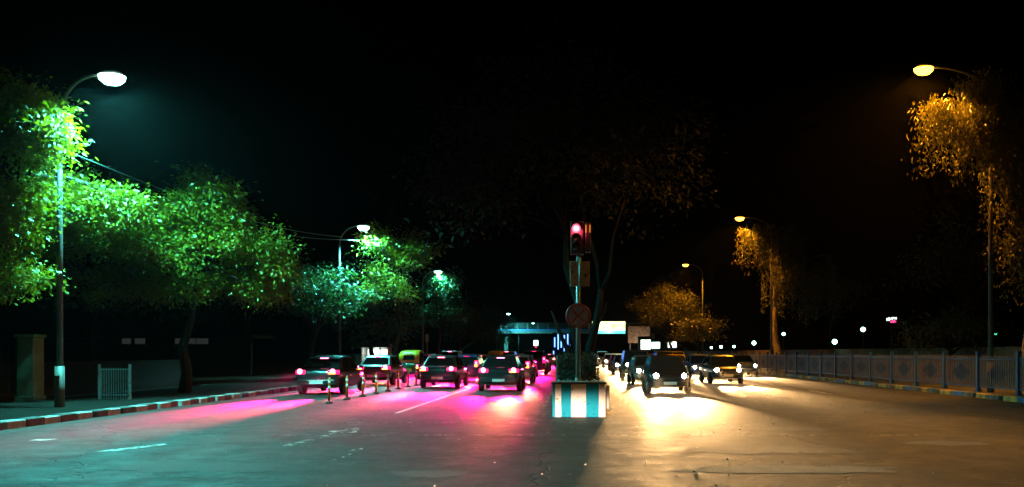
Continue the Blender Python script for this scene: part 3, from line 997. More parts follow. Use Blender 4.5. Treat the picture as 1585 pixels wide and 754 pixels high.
# ------------------------------------------------------------------ left pavement: pillar, gate, railing, kiosk, bush
d = 25.0
c = at(47.5, 517, d)
gp = thing('gate_pillar', 'pale green weathered concrete gate pillar at the left edge', 'pillar', (c.x, d, 0.0))
MB().prism([(-.26, -.26), (.26, -.26), (.26, .26), (-.26, .26)], 'z', 0, 2.06).build('shaft', M['pillar'], gp, bevel=0.03)
MB().box(-.31, .31, -.31, .31, 2.062, 2.17).build('cap', M['pillar'], gp, bevel=0.02)
MB().box(-.30, .30, -.30, .30, 0.0, 0.26).build('plinth', M['pillar'], gp, bevel=0.02)
o = thing('iron_gate', 'black barred iron gate left of the pale pillar', 'gate', (c.x - 1.65, d, 0.14))
for k in range(11):
    MB().tube([(-1.2 + k * .24, 0, .08), (-1.2 + k * .24, 0, 1.6)], .014, 6).build('bar', M['black_metal'], o)
MB().box(-1.25, 1.25, -.02, .02, .12, .16).box(-1.25, 1.25, -.02, .02, 1.4, 1.44).box(-1.29, -1.25, -.02, .02, 0, 1.6).box(1.25, 1.29, -.02, .02, 0, 1.6).build('frame', M['black_metal'], o)
o = MB().box(-19.4, -19.1, 14, 40, 0, 1.2).box(-19.45, -19.05, 14, 40, 1.201, 1.26).build('boundary_wall', M['dark_wall'])
tag(o, 'low dark boundary wall behind the gate pillar and the trees on the left', 'wall')
rl = thing('short_railing', 'short teal grey barred railing at the left kerb beyond the pillar', 'railing', (-14.6, 25.2, 0.14))
for k in range(12):
    MB().tube([(-.2 + k * .075, 0, .0), (-.2 + k * .075, 0, .98)], .011, 6).build('bar', M['galv'], rl)
MB().box(-.24, .66, -.015, .015, .92, .95).box(-.24, .66, -.015, .015, .12, .15).build('rail', M['galv'], rl)
MB().box(-.30, -.24, -.03, .03, 0, 1.1).build('post', M['galv'], rl)
MB().box(.66, .72, -.03, .03, 0, 1.1).build('post', M['galv'], rl)

d = 62.0
c = at(580, 552, d)
ki = thing('kiosk', 'small brightly lit white kiosk behind the left lanes', 'kiosk', (c.x, d, 0.0))
MB().box(-1.05, 1.05, 1.1, 1.2, 0.1, 2.0).build('back_wall', M['kerb_white'], ki)
MB().box(-1.05, -.98, -.05, 1.1, 0.1, 2.0).build('side_wall', M['kerb_white'], ki)
MB().box(.98, 1.05, -.05, 1.1, 0.1, 2.0).build('side_wall', M['kerb_white'], ki)
MB().box(-1.05, 1.05, -.05, .25, 0.1, .85).build('counter', M['dark_concrete'], ki)
MB().prism([(-1.35, 2.02), (1.35, 2.02), (1.2, 2.3), (-1.2, 2.3)], 'y', -.5, 1.3).build('roof', M['dark_concrete'], ki)
MB().box(-.75, .9, .9, .96, 1.0, 1.85).build('light_panel', M['lit_white'], ki)
MB().box(.36, .46, -.04, .04, .86, 1.98).build('post', M['black_metal'], ki)
for k, (x, s) in enumerate(((-.5, .3), (-.2, .22), (.05, .34), (.7, .25))):
    b = MB().lathe([(.07, 0), (.075, s * .6), (.03, s * .8), (.03, s)], 10).build('goods_jar', M['cloth_dark'], ki, smooth=True, loc=(x, .1, .851))
light('POINT', ki, (0, .6, 1.75), 60, (.8, 1, .92), size=.2)
c = at(555, 553, 58)
o = thing('stone_post', 'short pale stone post left of the lit kiosk', 'post', (c.x, 58, 0.14))
MB().prism([(-.2, -.16), (.2, -.16), (.2, .16), (-.2, .16)], 'z', 0, 1.2).build('shaft', M['pillar'], o, bevel=0.03)
MB().box(-.23, .23, -.19, .19, 1.201, 1.3).build('cap', M['pillar'], o, bevel=0.02)
broadleaf('low pale green bush right of the lit kiosk beside the left lanes', (-12.7, 60, 0.14), [((-12.7, 60, .75), (1.3, .8, .45), 36)],
          size=0.14, per=44, r0=0.05, seed=71, name='shrub', cat='shrub', sigma=.2)
# a pale wall with lit gaps far behind the left trees
o = thing('low_building', 'long low pale building glimpsed under the left tree crowns', 'building', (-30, 56, 0))
MB().box(-9.0, 7.5, 0, .3, 0, 2.2).build('wall', M['dark_wall'], o)
MB().prism([(-9.4, 2.62), (7.9, 2.62), (7.6, 2.85), (-9.2, 2.85)], 'y', -.4, 4).build('roof', M['dark_wall'], o)
for x0, x1, mm in ((-1.5, -.9, 'lit_dim'), (-.6, .1, 'lit_dim'), (2.2, 3.6, 'lit_dim'), (3.7, 4.5, 'lit_dim')):
    MB().box(x0, x1, .02, .08, 2.201, 2.60).build('window', M[mm], o)

# thin far poles on the left
for px_, y, h, lab in ((661, 76, 3.4, 'thin short pole standing right of the kiosk bush'), (769, 120, 4.2, 'pale thin pole beside the trees before the footbridge')):
    o = thing('signpost', lab, 'post', ((px_ - HX) * y / F, y, 0.0))
    MB().tube([(0, 0, 0), (0, 0, h)], [.06, .045], 8).build('pole', M['galv'], o)
    MB().box(-.16, .16, -.06, -.045, h - .75, h - .1).build('plate', M['sign_plate'], o)
# lit sign box on the left far side
o = thing('lit_sign', 'small white lit sign box above the left lanes before the footbridge', 'sign', ((829.5 - HX) * 118 / F, 118, 0))
MB().tube([(0, 0, 0), (0, 0, 3.5)], .06, 8).build('pole', M['black_metal'], o)
MB().box(-.33, .33, -.12, .12, 2.62, 3.42).build('light_box', M['lit_white'], o, bevel=.03)
MB().lathe([(.10, -.05), (.10, .05)], 12, axis='y', c=(0, 0, 2.4)).build('red_lamp', M['lit_redneon'], o)

# ------------------------------------------------------------------ footbridge and far lights
BY = 156.0
fb = thing('footbridge', 'teal lit footbridge crossing the road in the far distance', 'bridge', (0, BY, 0))
MB().box(-17, 17, 0, 3.0, 5.35, 5.75).build('deck', M['dark_concrete'], fb)
for s, n in ((0.02, 'parapet'), (2.9, 'parapet')):
    MB().box(-17, 17, s, s + .08, 5.752, 6.25).build(n, M['fence_blue'], fb)
    for z in (6.6, 7.0, 7.35):
        MB().box(-17, 17, s + .02, s + .06, z, z + .05).build('handrail', M['galv'], fb)
    for k in range(18):
        MB().box(-17 + k * 2 - .04, -17 + k * 2 + .04, s - .01, s + .09, 6.251, 7.4).build('baluster', M['galv'], fb)
for x in (-13.2, .1, 15.5):
    MB().box(x - .35, x + .35, .8, 2.2, 0, 5.349).build('column', M['dark_concrete'], fb)
for s in (-1, 1):
    v = [(s * 17, 5.75), (s * 17, 5.35), (s * 25, 0), (s * 25.6, 0)]
    MB().prism(v if s > 0 else v[::-1], 'y', .3, 2.7).build('stair_flight', M['dark_concrete'], fb)
ad = thing('advert_panel', 'bright backlit white and yellow advert panel on the footbridge', 'billboard', (0, BY - .12, 0))
MB().box(3.6, 10.0, -.06, .06, 0, 2.35).build('print', M['advert'], ad, loc=(0, 0, 5.3))
MB().box(3.5, 3.6, -.08, .1, 5.25, 7.7).box(10.0, 10.1, -.08, .1, 5.25, 7.7).box(3.6, 10, -.08, .1, 7.651, 7.72).build('frame', M['black_metal'], ad)
light('SPOT', ad, (6.8, -.5, 6.2), 1500, (.7, 1, .8), rot=(R(70), 0, 0), cone=150, size=1.0)
# blue light strips
lt = thing('light_tower', 'rows of bright blue vertical light strips beside the distant median', 'light display', (-2.0, 142, 0))
for k, (x, z0, z1) in enumerate(((-1.35, 2.6, 4.3), (-.75, 2.2, 4.9), (-.2, 2.5, 5.0), (.35, 1.8, 4.7), (.95, 2.0, 4.9), (1.5, 2.9, 4.6), (-1.55, 1.1, 1.9), (1.2, .9, 1.7))):
    MB().box(x - .09, x + .09, -.1, 0, z0, z1).build('light_strip', M['lit_blue'], lt)
for x in (-1.7, 1.7):
    MB().box(x - .06, x + .06, .02, .14, 0, 5.2).build('post', M['black_metal'], lt)
MB().box(-1.64, 1.64, .02, .1, 1.0, 5.15).build('backing', M['black_metal'], lt)
# billboard and shops at the far right
o = thing('billboard', 'dim tan billboard on posts at the right before the footbridge', 'billboard', (0, 148, 0))
a, b = at(972, 505, 148), at(1006, 531, 148)
MB().box(a.x, b.x, -.1, .1, b.z, a.z).build('panel', M['tan_wall'], o)
for x in (a.x + .4, b.x - .4):
    MB().box(x - .1, x + .1, .12, .3, 0, a.z).build('post', M['black_metal'], o)
light('SPOT', o, ((a.x + b.x) / 2, -3.0, b.z - .6), 900, (1, .75, .6), rot=(R(112), 0, 0), cone=110, size=.2)
for (x0, x1, y0, y1, mm, lab) in ((992, 1007, 526, 541, 'lit_white', 'brightest white lit shop front at the far right roadside'),
                                  (1009, 1021, 530, 539, 'lit_cool', 'small teal white lit shop front next to the brightest one'),
                                  (1034, 1047, 529, 538, 'lit_white', 'lit shop front seen under the bushy round tree')):
    dd = 138.0
    a, b = at(x0, y0, dd), at(x1, y1, dd)
    o = thing('shop', lab, 'shop', ((a.x + b.x) / 2, dd, 0.0), group='lit shops at the far right')
    w = (b.x - a.x) / 2
    MB().box(-w - .3, w + .3, .1, 3, 0, a.z + .6).build('wall', M['dark_wall'], o)
    MB().box(-w, w, 0, .09, b.z, a.z).build('window', M[mm], o)
    MB().box(-w - .35, w + .35, -.7, .09, a.z + .02, a.z + .14).build('awning', M['dark_concrete'], o)
    MB().box(-.04, .04, -.03, -.005, b.z, a.z).build('mullion', M['black_metal'], o)
# lamps in the grounds behind the right railing
park = [(1101, 538, 100, 'first small globe lamp behind the far end of the right railing'),
        (1116, 537, 92, 'second small globe lamp behind the far end of the right railing'),
        (1136, 536.5, 84, 'third small globe lamp behind the far railing, left of the second sodium pole'),
        (1167, 531, 78, 'brighter globe lamp just left of the second sodium pole, low behind the railing'),
        (1213, 517, 80, 'teal globe lamp just right of the pale trunk'),
        (1292, 529, 66, 'bright teal white globe lamp alone behind the middle of the railing'),
        (1336, 510, 64, 'high white globe lamp right of the middle of the railing'),
        (1453, 508, 58, 'faint teal globe lamp behind the dim brown bush'),
        (1541, 517, 52, 'tiny teal lamp at the right edge behind the railing')]
for i, (px_, py, dd, lab) in enumerate(park):
    c = at(px_, py, dd)
    o = thing('globe_lamp', lab, 'lamp', (c.x, dd, 0), group='globe lamps in the grounds behind the railing')
    rr = (.13, .16, .13, .19, .16, .2, .18, .1, .08)[i]
    MB().tube([(0, 0, 0), (0, 0, c.z - rr)], [.05, .035], 8).build('pole', M['black_metal'], o)
    prof = [(rr * math.sin(math.pi * k / 8) + .004, c.z - rr * math.cos(math.pi * k / 8)) for k in range(9)]
    MB().lathe(prof, 12).build('globe', M['lit_cool'] if i not in (7, 8) else M['lit_green'], o, smooth=True)
    MB().lathe([(rr * .55, c.z + rr * .95), (rr * .3, c.z + rr * 1.2), (.01, c.z + rr * 1.3)], 10).build('cap', M['black_metal'], o)
c = at(1380, 495.5, 70)
o = thing('lit_sign', 'small red and white lit sign on a pole behind the right railing', 'sign', (c.x, 70, 0))
MB().tube([(0, 0, 0), (0, 0, c.z - .1)], .06, 8).build('pole', M['black_metal'], o)
MB().box(-.5, .5, -.02, .06, c.z - .28, c.z + .28).build('board', M['black_metal'], o)
MB().box(-.45, -.12, -.06, -.021, c.z - .05, c.z + .2).build('light_strip', M['lit_white'], o)
MB().box(.0, .42, -.06, -.021, c.z + .0, c.z + .24).build('light_strip', M['lit_white'], o)
MB().box(-.1, .38, -.06, -.021, c.z - .22, c.z - .05).build('light_strip', M['lit_redneon'], o)
c = at(1197, 517, 82)
o = thing('light_pillar', 'slim blue lit pillar just left of the pale trunk', 'light display', (c.x, 82, 0))
MB().box(-.25, .25, .01, .3, 0, 4.6).build('pillar', M['black_metal'], o)
for k in range(3):
    MB().box(-.18 + k * .14, -.1 + k * .14, -.04, .0, 2.2 + .3 * (k % 2), 4.3 - .2 * k).build('light_strip', M['lit_blue'], o)

# ------------------------------------------------------------------ vehicles standing in the lanes, lamps lit
TYPES = {
    'hatchback': dict(L=3.7, belt=.94, roof=1.47, wr=.60, wb=.755,
        st=[(-1.85, .66, .40, .80), (-1.81, .76, .30, .90), (-1.62, .81, .25, .95), (-1.0, .835, .21, .95), (0, .845, .20, .94), (.7, .84, .20, .93),
            (1.0, .83, .22, .91), (1.4, .80, .24, .83), (1.7, .74, .28, .74), (1.84, .60, .36, .62)],
        cab=[(1.06, .90), (.42, 1.42), (.25, 1.465), (-.6, 1.49), (-1.25, 1.45), (-1.42, 1.38), (-1.74, .95)],
        side=[[(.86, .965), (.36, 1.37), (-.28, 1.40), (-.28, .965)], [(-.36, .965), (-.36, 1.40), (-1.12, 1.37), (-1.38, .985)]],
        wheels=(1.17, -1.20), wr_=.29, tail=(.60, .98, .11, .36), head=(.60, .70)),
    'sedan': dict(L=4.3, belt=.95, roof=1.46, wr=.59, wb=.77,
        st=[(-2.15, .66, .42, .84), (-2.10, .77, .32, .95), (-1.9, .82, .27, 1.0), (-1.3, .85, .22, 1.0), (-.2, .86, .20, .95), (.8, .855, .20, .94),
            (1.15, .845, .22, .92), (1.6, .81, .24, .85), (1.98, .74, .28, .76), (2.14, .60, .36, .64)],
        cab=[(1.15, .91), (.48, 1.41), (.30, 1.455), (-.4, 1.475), (-.95, 1.43), (-1.12, 1.37), (-1.72, .99)],
        side=[[(.95, .97), (.43, 1.36), (-.22, 1.39), (-.22, .97)], [(-.30, .97), (-.30, 1.39), (-.90, 1.36), (-1.35, 1.01)]],
        wheels=(1.38, -1.32), wr_=.30, tail=(.62, .86, .20, .16), head=(.62, .72)),
    'suv': dict(L=4.4, belt=1.08, roof=1.74, wr=.68, wb=.82,
        st=[(-2.2, .74, .50, .94), (-2.15, .84, .38, 1.05), (-1.95, .88, .33, 1.09), (-1.2, .90, .28, 1.09), (0, .905, .27, 1.08), (.85, .90, .27, 1.07),
            (1.2, .89, .29, 1.05), (1.7, .87, .32, .99), (2.02, .82, .36, .90), (2.19, .70, .44, .76)],
        cab=[(1.28, 1.04), (.66, 1.66), (.45, 1.72), (-.6, 1.76), (-1.75, 1.74), (-1.92, 1.68), (-2.08, 1.08)],
        side=[[(1.05, 1.10), (.58, 1.62), (-.15, 1.66), (-.15, 1.10)], [(-.23, 1.10), (-.23, 1.66), (-1.05, 1.66), (-1.05, 1.10)], [(-1.13, 1.10), (-1.13, 1.66), (-1.7, 1.64), (-1.82, 1.12)]],
        wheels=(1.38, -1.35), wr_=.35, tail=(.74, 1.08, .11, .44), head=(.66, .88)),
}
PAINT = {}


def paint(col):
    if col not in PAINT:
        rgb = {'white': (.55, .55, .54), 'silver': (.32, .33, .34), 'grey': (.09, .095, .10), 'red': (.22, .015, .012), 'yellow': (.50, .29, .012),
               'black': (.012, .012, .014), 'blue': (.02, .05, .16), 'beige': (.36, .31, .23), 'green': (.015, .10, .035)}[col]
        PAINT[col] = mat('car_paint_' + col, rgb, rough=.32, metal=.25 if col in ('silver', 'grey', 'blue') else 0.0, coat=.7, noise=.04, scale=3,
                         dirt=tuple(c * .55 + .02 for c in rgb), dirt_scale=2.5, dirt_amt=-.3)
    return PAINT[col]


WHEEL = {}


def wheel_meshes(r):
    if r not in WHEEL:
        ty = MB().lathe([(r * .64, -.085), (r * .93, -.095), (r, -.065), (r, .065), (r * .93, .095), (r * .64, .085)], 24, axis='x').mesh('tyre', M['rubber'], True)
        mb = MB().lathe([(r * .65, -.03), (r * .65, .06), (r * .58, .07), (r * .54, .02)], 20, axis='x')
        for k in range(5):
            a = 2 * math.pi * k / 5
            c_, s_ = math.cos(a), math.sin(a)
            q = lambda rad, w, x: (x, rad * c_ - w * s_, rad * s_ + w * c_)
            mb.add([q(.04, -.03, .065), q(.04, .03, .065), q(r * .6, .022, .06), q(r * .6, -.022, .06)], [(0, 1, 2, 3)])
        mb.lathe([(.055, .02), (.055, .075), (.03, .085)], 10, axis='x')
        WHEEL[r] = (ty, mb.mesh('rim', M['alloy']))
    return WHEEL[r]


def loft(stations):
    mb = MB()
    rows = []
    for (y, w, zb, zt) in stations:
        h = zt - zb
        half_ = [(0, zb), (.80 * w, zb), (.96 * w, zb + .20 * h), (w, zb + .45 * h), (.985 * w, zb + .74 * h), (.94 * w, zb + .95 * h), (.78 * w, zt), (0, zt + .015)]
        ring = [(x, y, z) for x, z in half_] + [(-x, y, z) for x, z in half_[-2:0:-1]]
        rows.append(ring)
    n = len(rows[0])
    v = [p for r_ in rows for p in r_]
    f = []
    for i in range(len(rows) - 1):
        for k in range(n):
            f.append((i * n + k, (i + 1) * n + k, (i + 1) * n + (k + 1) % n, i * n + (k + 1) % n))
    f.append(tuple(range(n)))
    f.append(tuple((len(rows) - 1) * n + k for k in reversed(range(n))))
    return mb.add(v, f)


def car(label, group, kind, col, x, y, away, amber=None, rz=0.0, k_head=1.0, k_tail=1.0, plate='plate_white', stop=False):
    """away: driving away from the viewer (tail lamps seen), else coming (headlamps seen)."""
    T = TYPES[kind]
    t = thing(kind if kind != 'suv' else 'sport_utility_car', label, 'car', (x, y, 0.0), (0 if away else math.pi) + rz, group)
    pm = paint(col)
    body = loft(T['st']).build('body', pm, t, smooth=True, subsurf=1)
    y0, y1 = T['st'][0][0], T['st'][-1][0]
    wb, wr, belt, roof = T['wb'], T['wr'], T['belt'], T['roof']

    def xs(z):
        return wb + (wr - wb) * max(0, (z - belt)) / (roof - belt)
    # cabin shell
    prof = T['cab']
    mb = MB()
    v = []
    for (py, pz) in prof:
        v += [(-xs(pz), py, pz), (-xs(pz) * .5, py, pz + .014), (xs(pz) * .5, py, pz + .014), (xs(pz), py, pz)]
    f = []
    for i in range(len(prof) - 1):
        for k in range(3):
            f.append((i * 4 + k, i * 4 + k + 1, (i + 1) * 4 + k + 1, (i + 1) * 4 + k))
    nb = len(v)
    f.append(tuple(i * 4 for i in range(len(prof))))
    f.append(tuple(i * 4 + 3 for i in reversed(range(len(prof)))))
    mb.add(v, f)
    cab = mb.build('cabin', pm, t, bevel=.035, seg=3)
    # glass: windscreen, rear window, side windows a few mm proud

    def pane(name, a, b, inset, lo, hi):
        pa = (a[0] + (b[0] - a[0]) * lo, a[1] + (b[1] - a[1]) * lo)
        pb = (a[0] + (b[0] - a[0]) * hi, a[1] + (b[1] - a[1]) * hi)
        dy, dz = b[0] - a[0], b[1] - a[1]
        L_ = math.hypot(dy, dz)
        nrm = (dz / L_, -dy / L_)
        if nrm[0] * (1 if a[0] > 0 else -1) < 0:
            nrm = (-nrm[0], -nrm[1])
        q = []
        for (py, pz) in (pa, pb):
            w = xs(pz) - inset
            for fx in (-1, -.5, .5, 1):
                q.append((fx * w, py + nrm[0] * (.006 + (.012 if abs(fx) < 1 else 0)), pz + nrm[1] * .006 + (.012 if abs(fx) < 1 else 0)))
        mb_ = MB().add(q, [(i, i + 1, 5 + i, 4 + i) for i in range(3)])
        return mb_.build(name, M['glass_dark'], t)
    pane('windscreen', prof[0], prof[1], .07, .08, .96)
    pane('rear_window', prof[-1], prof[-2], .09, .16 if kind != 'sedan' else .1, .94)
    for poly in T['side']:
        for s in (-1, 1):
            q = [(s * (xs(pz) + .005), py, pz) for py, pz in poly]
            MB().add(q, [tuple(range(4))]).build('side_window', M['glass_dark'], t)
    # wheels
    r = T['wr_']
    ty, rim = wheel_meshes(r)
    for wy in T['wheels']:
        for s in (-1, 1):
            wh = inst('wheel', ty, t, (s * (T['st'][4][1] - .075), wy, r), 0 if s > 0 else math.pi)
            inst('rim', rim, wh, (0.02, 0, 0))
            MB().lathe([(r * 1.16, -.004), (r * 1.16, .004)], 24, axis='x', c=(s * (T['st'][4][1] + .001), wy, r + .01)).build('wheel_arch', M['trim'], t)
    # bumpers, plates, mirrors, handles
    zb = T['st'][1][2]
    w1 = T['st'][2][1]
    MB().prism([(-w1 * .97, y0 + .22), (-w1 * .90, y0 - .015), (-w1 * .5, y0 - .05), (w1 * .5, y0 - .05), (w1 * .90, y0 - .015), (w1 * .97, y0 + .22)], 'z', zb + .06, zb + .26).build(
        'rear_bumper', pm if kind != 'suv' else M['trim'], t, bevel=.03)
    w2 = T['st'][-2][1]
    MB().prism([(-w2 * 1.03, y1 - .3), (-w2 * .86, y1 - .03), (-w2 * .5, y1 + .035), (w2 * .5, y1 + .035), (w2 * .86, y1 - .03), (w2 * 1.03, y1 - .3)][::-1], 'z', zb + .0, zb + .20).build(
        'front_bumper', pm if kind != 'suv' else M['trim'], t, bevel=.03)
    MB().box(-.25, .25, y0 - .062, y0 - .055, zb + .10, zb + .21).build('number_plate', M[plate], t)
    MB().box(-.25, .25, y1 + .04, y1 + .047, zb + .06, zb + .17).build('number_plate', M[plate], t)
    MB().box(-w2 * .5, w2 * .5, y1 - .04, y1 + .012, zb + .22, zb + .33).build('grille', M['trim'], t, bevel=.012)
    for s in (-1, 1):
        m_ = MB().box(-.09, .09, -.05, .05, -.06, .06).build('wing_mirror', pm, t, bevel=.03)
        m_.location = (s * (wb + .13), prof[0][0] - .28, belt + .07)
        for poly in T['side'][:2]:
            MB().box(-.012, .012, -.08, .08, -.012, .012).build('door_handle', M['trim'], t, bevel=.005).location = (s * (T['st'][4][1] * .985 + .008), poly[-1][0] + .14 if poly is T['side'][0] else -1.0, belt - .12)
    # tail lamps
    tx, tz, tw, th = T['tail']
    yb = T['st'][1][0]
    for s in (-1, 1):
        lamp = MB().prism([(s * (tx - tw), yb + .20), (s * (tx - tw), y0 - .012), (s * (tx + tw * .3), y0 + .0), (s * (tx + tw), yb + .06), (s * (tx + tw), yb + .20)][::s], 'z', tz - th / 2, tz + th / 2).build(
            'tail_lamp', M['lens_tail'] if away else M['sign_red'], t, bevel=.02)
        if away:
            MB().lathe([(tw * .50, -.004), (tw * .42, -.02), (.01, -.026)], 14, axis='y', c=(s * tx, y0 - .006, tz + th * .18)).build('bulb', M['bulb_tail'], lamp, smooth=True)
            if amber is not None and amber in (s, 2):
                MB().box(s * tx - tw * .8, s * tx + tw * .5, y0 - .03, y0 - .008, tz - th * .42, tz - th * .10).build('indicator', M['lens_amber'], lamp, bevel=.008)
                light('SPOT', lamp, (s * tx, y0 - .10, tz - .1), P_AMBER, AMBER_COL, rot=(R(-84), 0, R(2)), cone=9, blend=1.0, size=.06)
            light('SPOT', lamp, (s * tx, y0 - .12, tz), P_TAIL * k_tail, TAIL_COL, rot=(R(-81), 0, 0), cone=17, blend=1.0, size=.07)
    if away:
        cy, cz = prof[-2]
        MB().box(-.16, .16, cy - .03, cy - .005, cz + .0, cz + .028).build('stop_lamp', M['bulb_tail'] if stop else M['lens_tail'], t)
    # headlamps
    hx, hz = T['head']
    yh = T['st'][-2][0]
    for s in (-1, 1):
        poly = [(s * (hx - .17), yh - .10), (s * (hx + .12), yh - .22), (s * (hx + .10), yh + .0), (s * (hx - .02), yh + .085), (s * (hx - .17), yh + .13)]
        lamp = MB().prism(poly[::-s], 'z', hz - .085, hz + .075).build('headlamp', M['chrome'], t, bevel=.02)
        MB().lathe([(.10, -.02), (.096, .03), (.06, .06), (.01, .07)], 18, axis='y', c=(s * (hx - .06), yh + .095, hz)).build(
            'lens', M['lens_head'] if not away else M['glass_dark'], lamp, smooth=True)
        if not away:
            light('SPOT', lamp, (s * (hx - .06), yh + .22, hz), P_HEAD * k_head, HEAD_COL, rot=(R(81.8), 0, R(-1.2)), cone=18, blend=1.0, size=.06)
    return t


def autorickshaw(label, group, x, y, amber=None):
    """Three-wheeled taxi driving away: green tub, yellow hood."""
    t = thing('auto_rickshaw', label, 'auto rickshaw', (x, y, 0), group=group)
    gr, ye = paint('green'), paint('yellow')
    loft([(-1.28, .55, .42, .80), (-1.24, .62, .34, .98), (-.9, .65, .30, 1.0), (-.45, .65, .28, .62), (.3, .62, .28, .55), (.62, .52, .28, .85), (.95, .36, .30, .95), (1.2, .22, .36, .9), (1.3, .12, .5, .75)]).build('body', gr, t, smooth=True, subsurf=1)
    mb = MB()
    prof = [(-1.22, .99), (-1.14, 1.48), (-1.0, 1.66), (-.3, 1.74), (.45, 1.68), (.62, 1.58)]
    v = []
    for (py, pz) in prof:
        w = .60 if pz < 1.5 else .55
        v += [(-w, py, pz), (-w * .5, py, pz + .03), (w * .5, py, pz + .03), (w, py, pz)]
    f = [(i * 4 + k, i * 4 + k + 1, i * 4 + k + 5, i * 4 + k + 4) for i in range(len(prof) - 1) for k in range(3)]
    hood = mb.add(v, f).build('hood', ye, t, smooth=True)
    hood.modifiers.new('solid', 'SOLIDIFY').thickness = .03
    MB().prism([(-.34, 1.16), (.34, 1.16), (.30, 1.44), (-.30, 1.44)], 'y', -.008, .008).build('rear_window', M['glass_dark'], t, loc=(0, -1.215, 0)).rotation_euler = (0, 0, 0)
    for s in (-1, 1):
        MB().tube([(s * .60, -.4, .6), (s * .58, -.4, 1.66)], .022, 8).build('pillar', M['black_metal'], t)
        MB().tube([(s * .48, .66, .85), (s * .53, .56, 1.6)], .022, 8).build('pillar', M['black_metal'], t)
    MB().add([(-.48, .665, .90), (.48, .665, .90), (.52, .575, 1.55), (-.52, .575, 1.55)], [(0, 1, 2, 3)]).build('windscreen', M['glass_dark'], t)
    MB().box(-.55, .55, -.92, -.82, .6, 1.12).build('seat_back', M['trim'], t, bevel=.03)
    ty, rim = wheel_meshes(.22)
    for wx, wy in ((-.52, -.85), (.52, -.85), (0, 1.02)):
        wh = inst('wheel', ty, t, (wx, wy, .22), 0 if wx > 0 else math.pi)
        inst('rim', rim, wh, (.02, 0, 0))
    MB().box(-.6, .6, -1.36, -1.30, .40, .48).build('rear_bumper', M['black_metal'], t, bevel=.015)
    MB().box(-.17, .17, -1.372, -1.361, .50, .66).build('number_plate', M['plate_yellow'], t)
    for s in (-1, 1):
        lamp = MB().box(s * .50 - .065, s * .50 + .065, -1.33, -1.24, .66, .90).build('tail_lamp', M['lens_tail'], t, bevel=.02)
        MB().lathe([(.04, -.004), (.034, -.02), (.008, -.026)], 12, axis='y', c=(s * .5, -1.328, .83)).build('bulb', M['bulb_tail'], lamp, smooth=True)
        light('SPOT', lamp, (s * .5, -1.43, .8), P_TAIL * .8, TAIL_COL, rot=(R(-81), 0, 0), cone=17, blend=1.0, size=.06)
        if amber in (s, 2):
            MB().box(s * .5 - .06, s * .5 + .06, -1.36, -1.331, .67, .76).build('indicator', M['lens_amber'], lamp, bevel=.008)
            light('SPOT', lamp, (s * .5, -1.45, .7), P_AMBER, AMBER_COL, rot=(R(-84), 0, R(2)), cone=9, blend=1.0, size=.06)
    return t


GA, GB = 'vehicles driving away with red tail lamps on the left lanes', 'cars coming with white headlamps on the right lanes'
t = car('grey sedan with headlamps lit, still behind the viewer in the lane beside the median', GA, 'sedan', 'grey', -3.1, -8.0, True)
for s_ in (-1, 1):      # its low beams reach the striped block ahead
    light('SPOT', [c_ for c_ in t.children if c_.name.startswith('headlamp')][(s_ + 1) // 2], (s_ * .56, 2.2, .72), 52000, (1.0, .70, .50), rot=(R(81.6), 0, R(-7)), cone=17, blend=.25, size=.06)
ORD = ['nearest', 'second', 'third', 'fourth', 'fifth', 'sixth', 'seventh', 'eighth']
NAMES = {'hatchback': 'hatchback', 'sedan': 'sedan', 'suv': 'tall car', 'auto': 'auto rickshaw'}
LEFT = [('lane left of the median', -3.1, [(35, 'sedan', 'black', 1), (43, 'hatchback', 'grey', 2), (51.5, 'sedan', 'blue', 2), (60, 'suv', 'black', -1), (70, 'sedan', 'grey', 2), (82, 'hatchback', 'red', 2), (97, 'sedan', 'silver', 2)]),
        ('lane beside the orange posts', -6.2, [(38, 'sedan', 'black', -1), (46.5, 'hatchback', 'blue', 2), (55, 'sedan', 'yellow', 2), (64, 'auto', '', 2), (75, 'suv', 'grey', 2), (90, 'sedan', 'white', 2)]),
        ('left kerb lane', -9.9, [(32.5, 'sedan', 'black', 1), (41, 'sedan', 'grey', 2), (49, 'auto', '', 2), (57, 'hatchback', 'red', 2), (67, 'suv', 'black', 1), (79, 'sedan', 'yellow', 2)])]
for lane, x, row in LEFT:
    for k, (y, kind, col, amb) in enumerate(row):
        lab = '%s%s with tail lamps lit, %s in the %s' % ('dark ' if col in ('grey', 'blue', 'red') else '', (col + ' ' if col else '') + NAMES[kind], ORD[k], lane)
        xx = x + rnd.uniform(-.25, .25)
        if kind == 'auto':
            autorickshaw(lab, GA, xx, y, amber=amb)
        else:
            car(lab, GA, kind, col, xx, y, True, amber=amb, k_tail={-3.1: 1.1, -6.2: 3.6, -9.9: 5.0}[x], rz=R(rnd.uniform(-.6, .6)), stop=k % 2 == 0, plate='plate_yellow' if col == 'yellow' else 'plate_white')
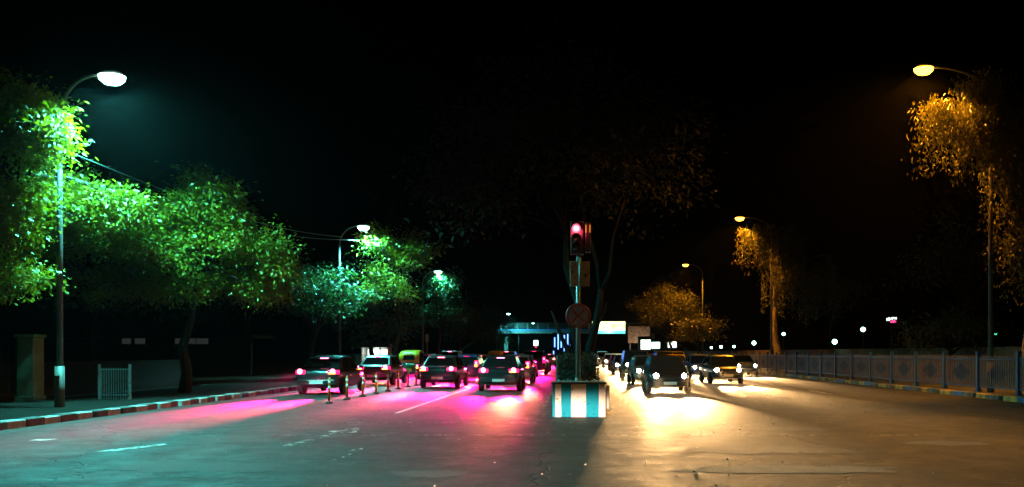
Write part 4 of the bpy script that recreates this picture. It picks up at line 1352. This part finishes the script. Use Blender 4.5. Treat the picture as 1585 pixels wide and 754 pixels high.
RIGHT = [('right lane beside the median', 3.9, [(33, 'hatchback', 'black'), (41.5, 'sedan', 'grey'), (50, 'suv', 'black'), (60, 'sedan', 'blue'), (72, 'hatchback', 'red'), (87, 'sedan', 'white'), (105, 'suv', 'grey')]),
         ('middle right lane', 7.9, [(43, 'sedan', 'black'), (51.5, 'hatchback', 'blue'), (61, 'sedan', 'yellow'), (72, 'suv', 'grey'), (85, 'sedan', 'black'), (101, 'hatchback', 'white')]),
         ('right lane beside the railing', 11.7, [(57, 'sedan', 'grey'), (66, 'hatchback', 'black'), (77, 'sedan', 'yellow'), (90, 'suv', 'white'), (105, 'sedan', 'red')])]
for lane, x, row in RIGHT:
    for k, (y, kind, col) in enumerate(row):
        lab = '%s%s %s with headlamps lit, %s in the %s' % ('dark ' if col in ('grey', 'blue', 'red') else '', col, NAMES[kind], ORD[k], lane)
        car(lab, GB, kind, col, x + rnd.uniform(-.2, .2), y, False, rz=R(rnd.uniform(-.5, .5)), plate='plate_yellow' if col == 'yellow' else 'plate_white')

# ------------------------------------------------------------------ fallen leaves and grit on the road
g = np.random.default_rng(77)
n = 500
P = np.stack([g.uniform(-8, 13, n), g.uniform(7, 32, n), np.full(n, 0.008)], axis=1)
keep = (np.abs(P[:, 0] - MX) > 0.9) | (P[:, 1] < 19.6)
P = P[keep]
D = g.normal(size=P.shape) * np.array([1, 1, 0.06])
o = bpy.data.objects.new('leaf_litter', leaf_mesh('leaf_litter', P, D, 0.035, M['litter'], 5, width=.7))
link(o)
tag(o, 'dry leaf scraps and grit scattered over the asphalt', 'litter', kind='stuff')

# ------------------------------------------------------------------ night air: lamps glow a little in it
hz = MB().box(-240, 240, -40, 440, -1.1, 16.0).build('haze', [])
tag(hz, 'thin night haze over the whole road', 'haze', kind='stuff')
hm = bpy.data.materials.new('haze')
hm.use_nodes = True
nt = hm.node_tree
nt.nodes.remove(nt.nodes["Principled BSDF"])
pv = nt.nodes.new("ShaderNodeVolumePrincipled")
pv.inputs["Color"].default_value = (.9, .93, .95, 1)
pv.inputs["Density"].default_value = 0.00008
pv.inputs["Anisotropy"].default_value = 0.8
nt.links.new(pv.outputs[0], nt.nodes["Material Output"].inputs["Volume"])
hz.data.materials.append(hm)
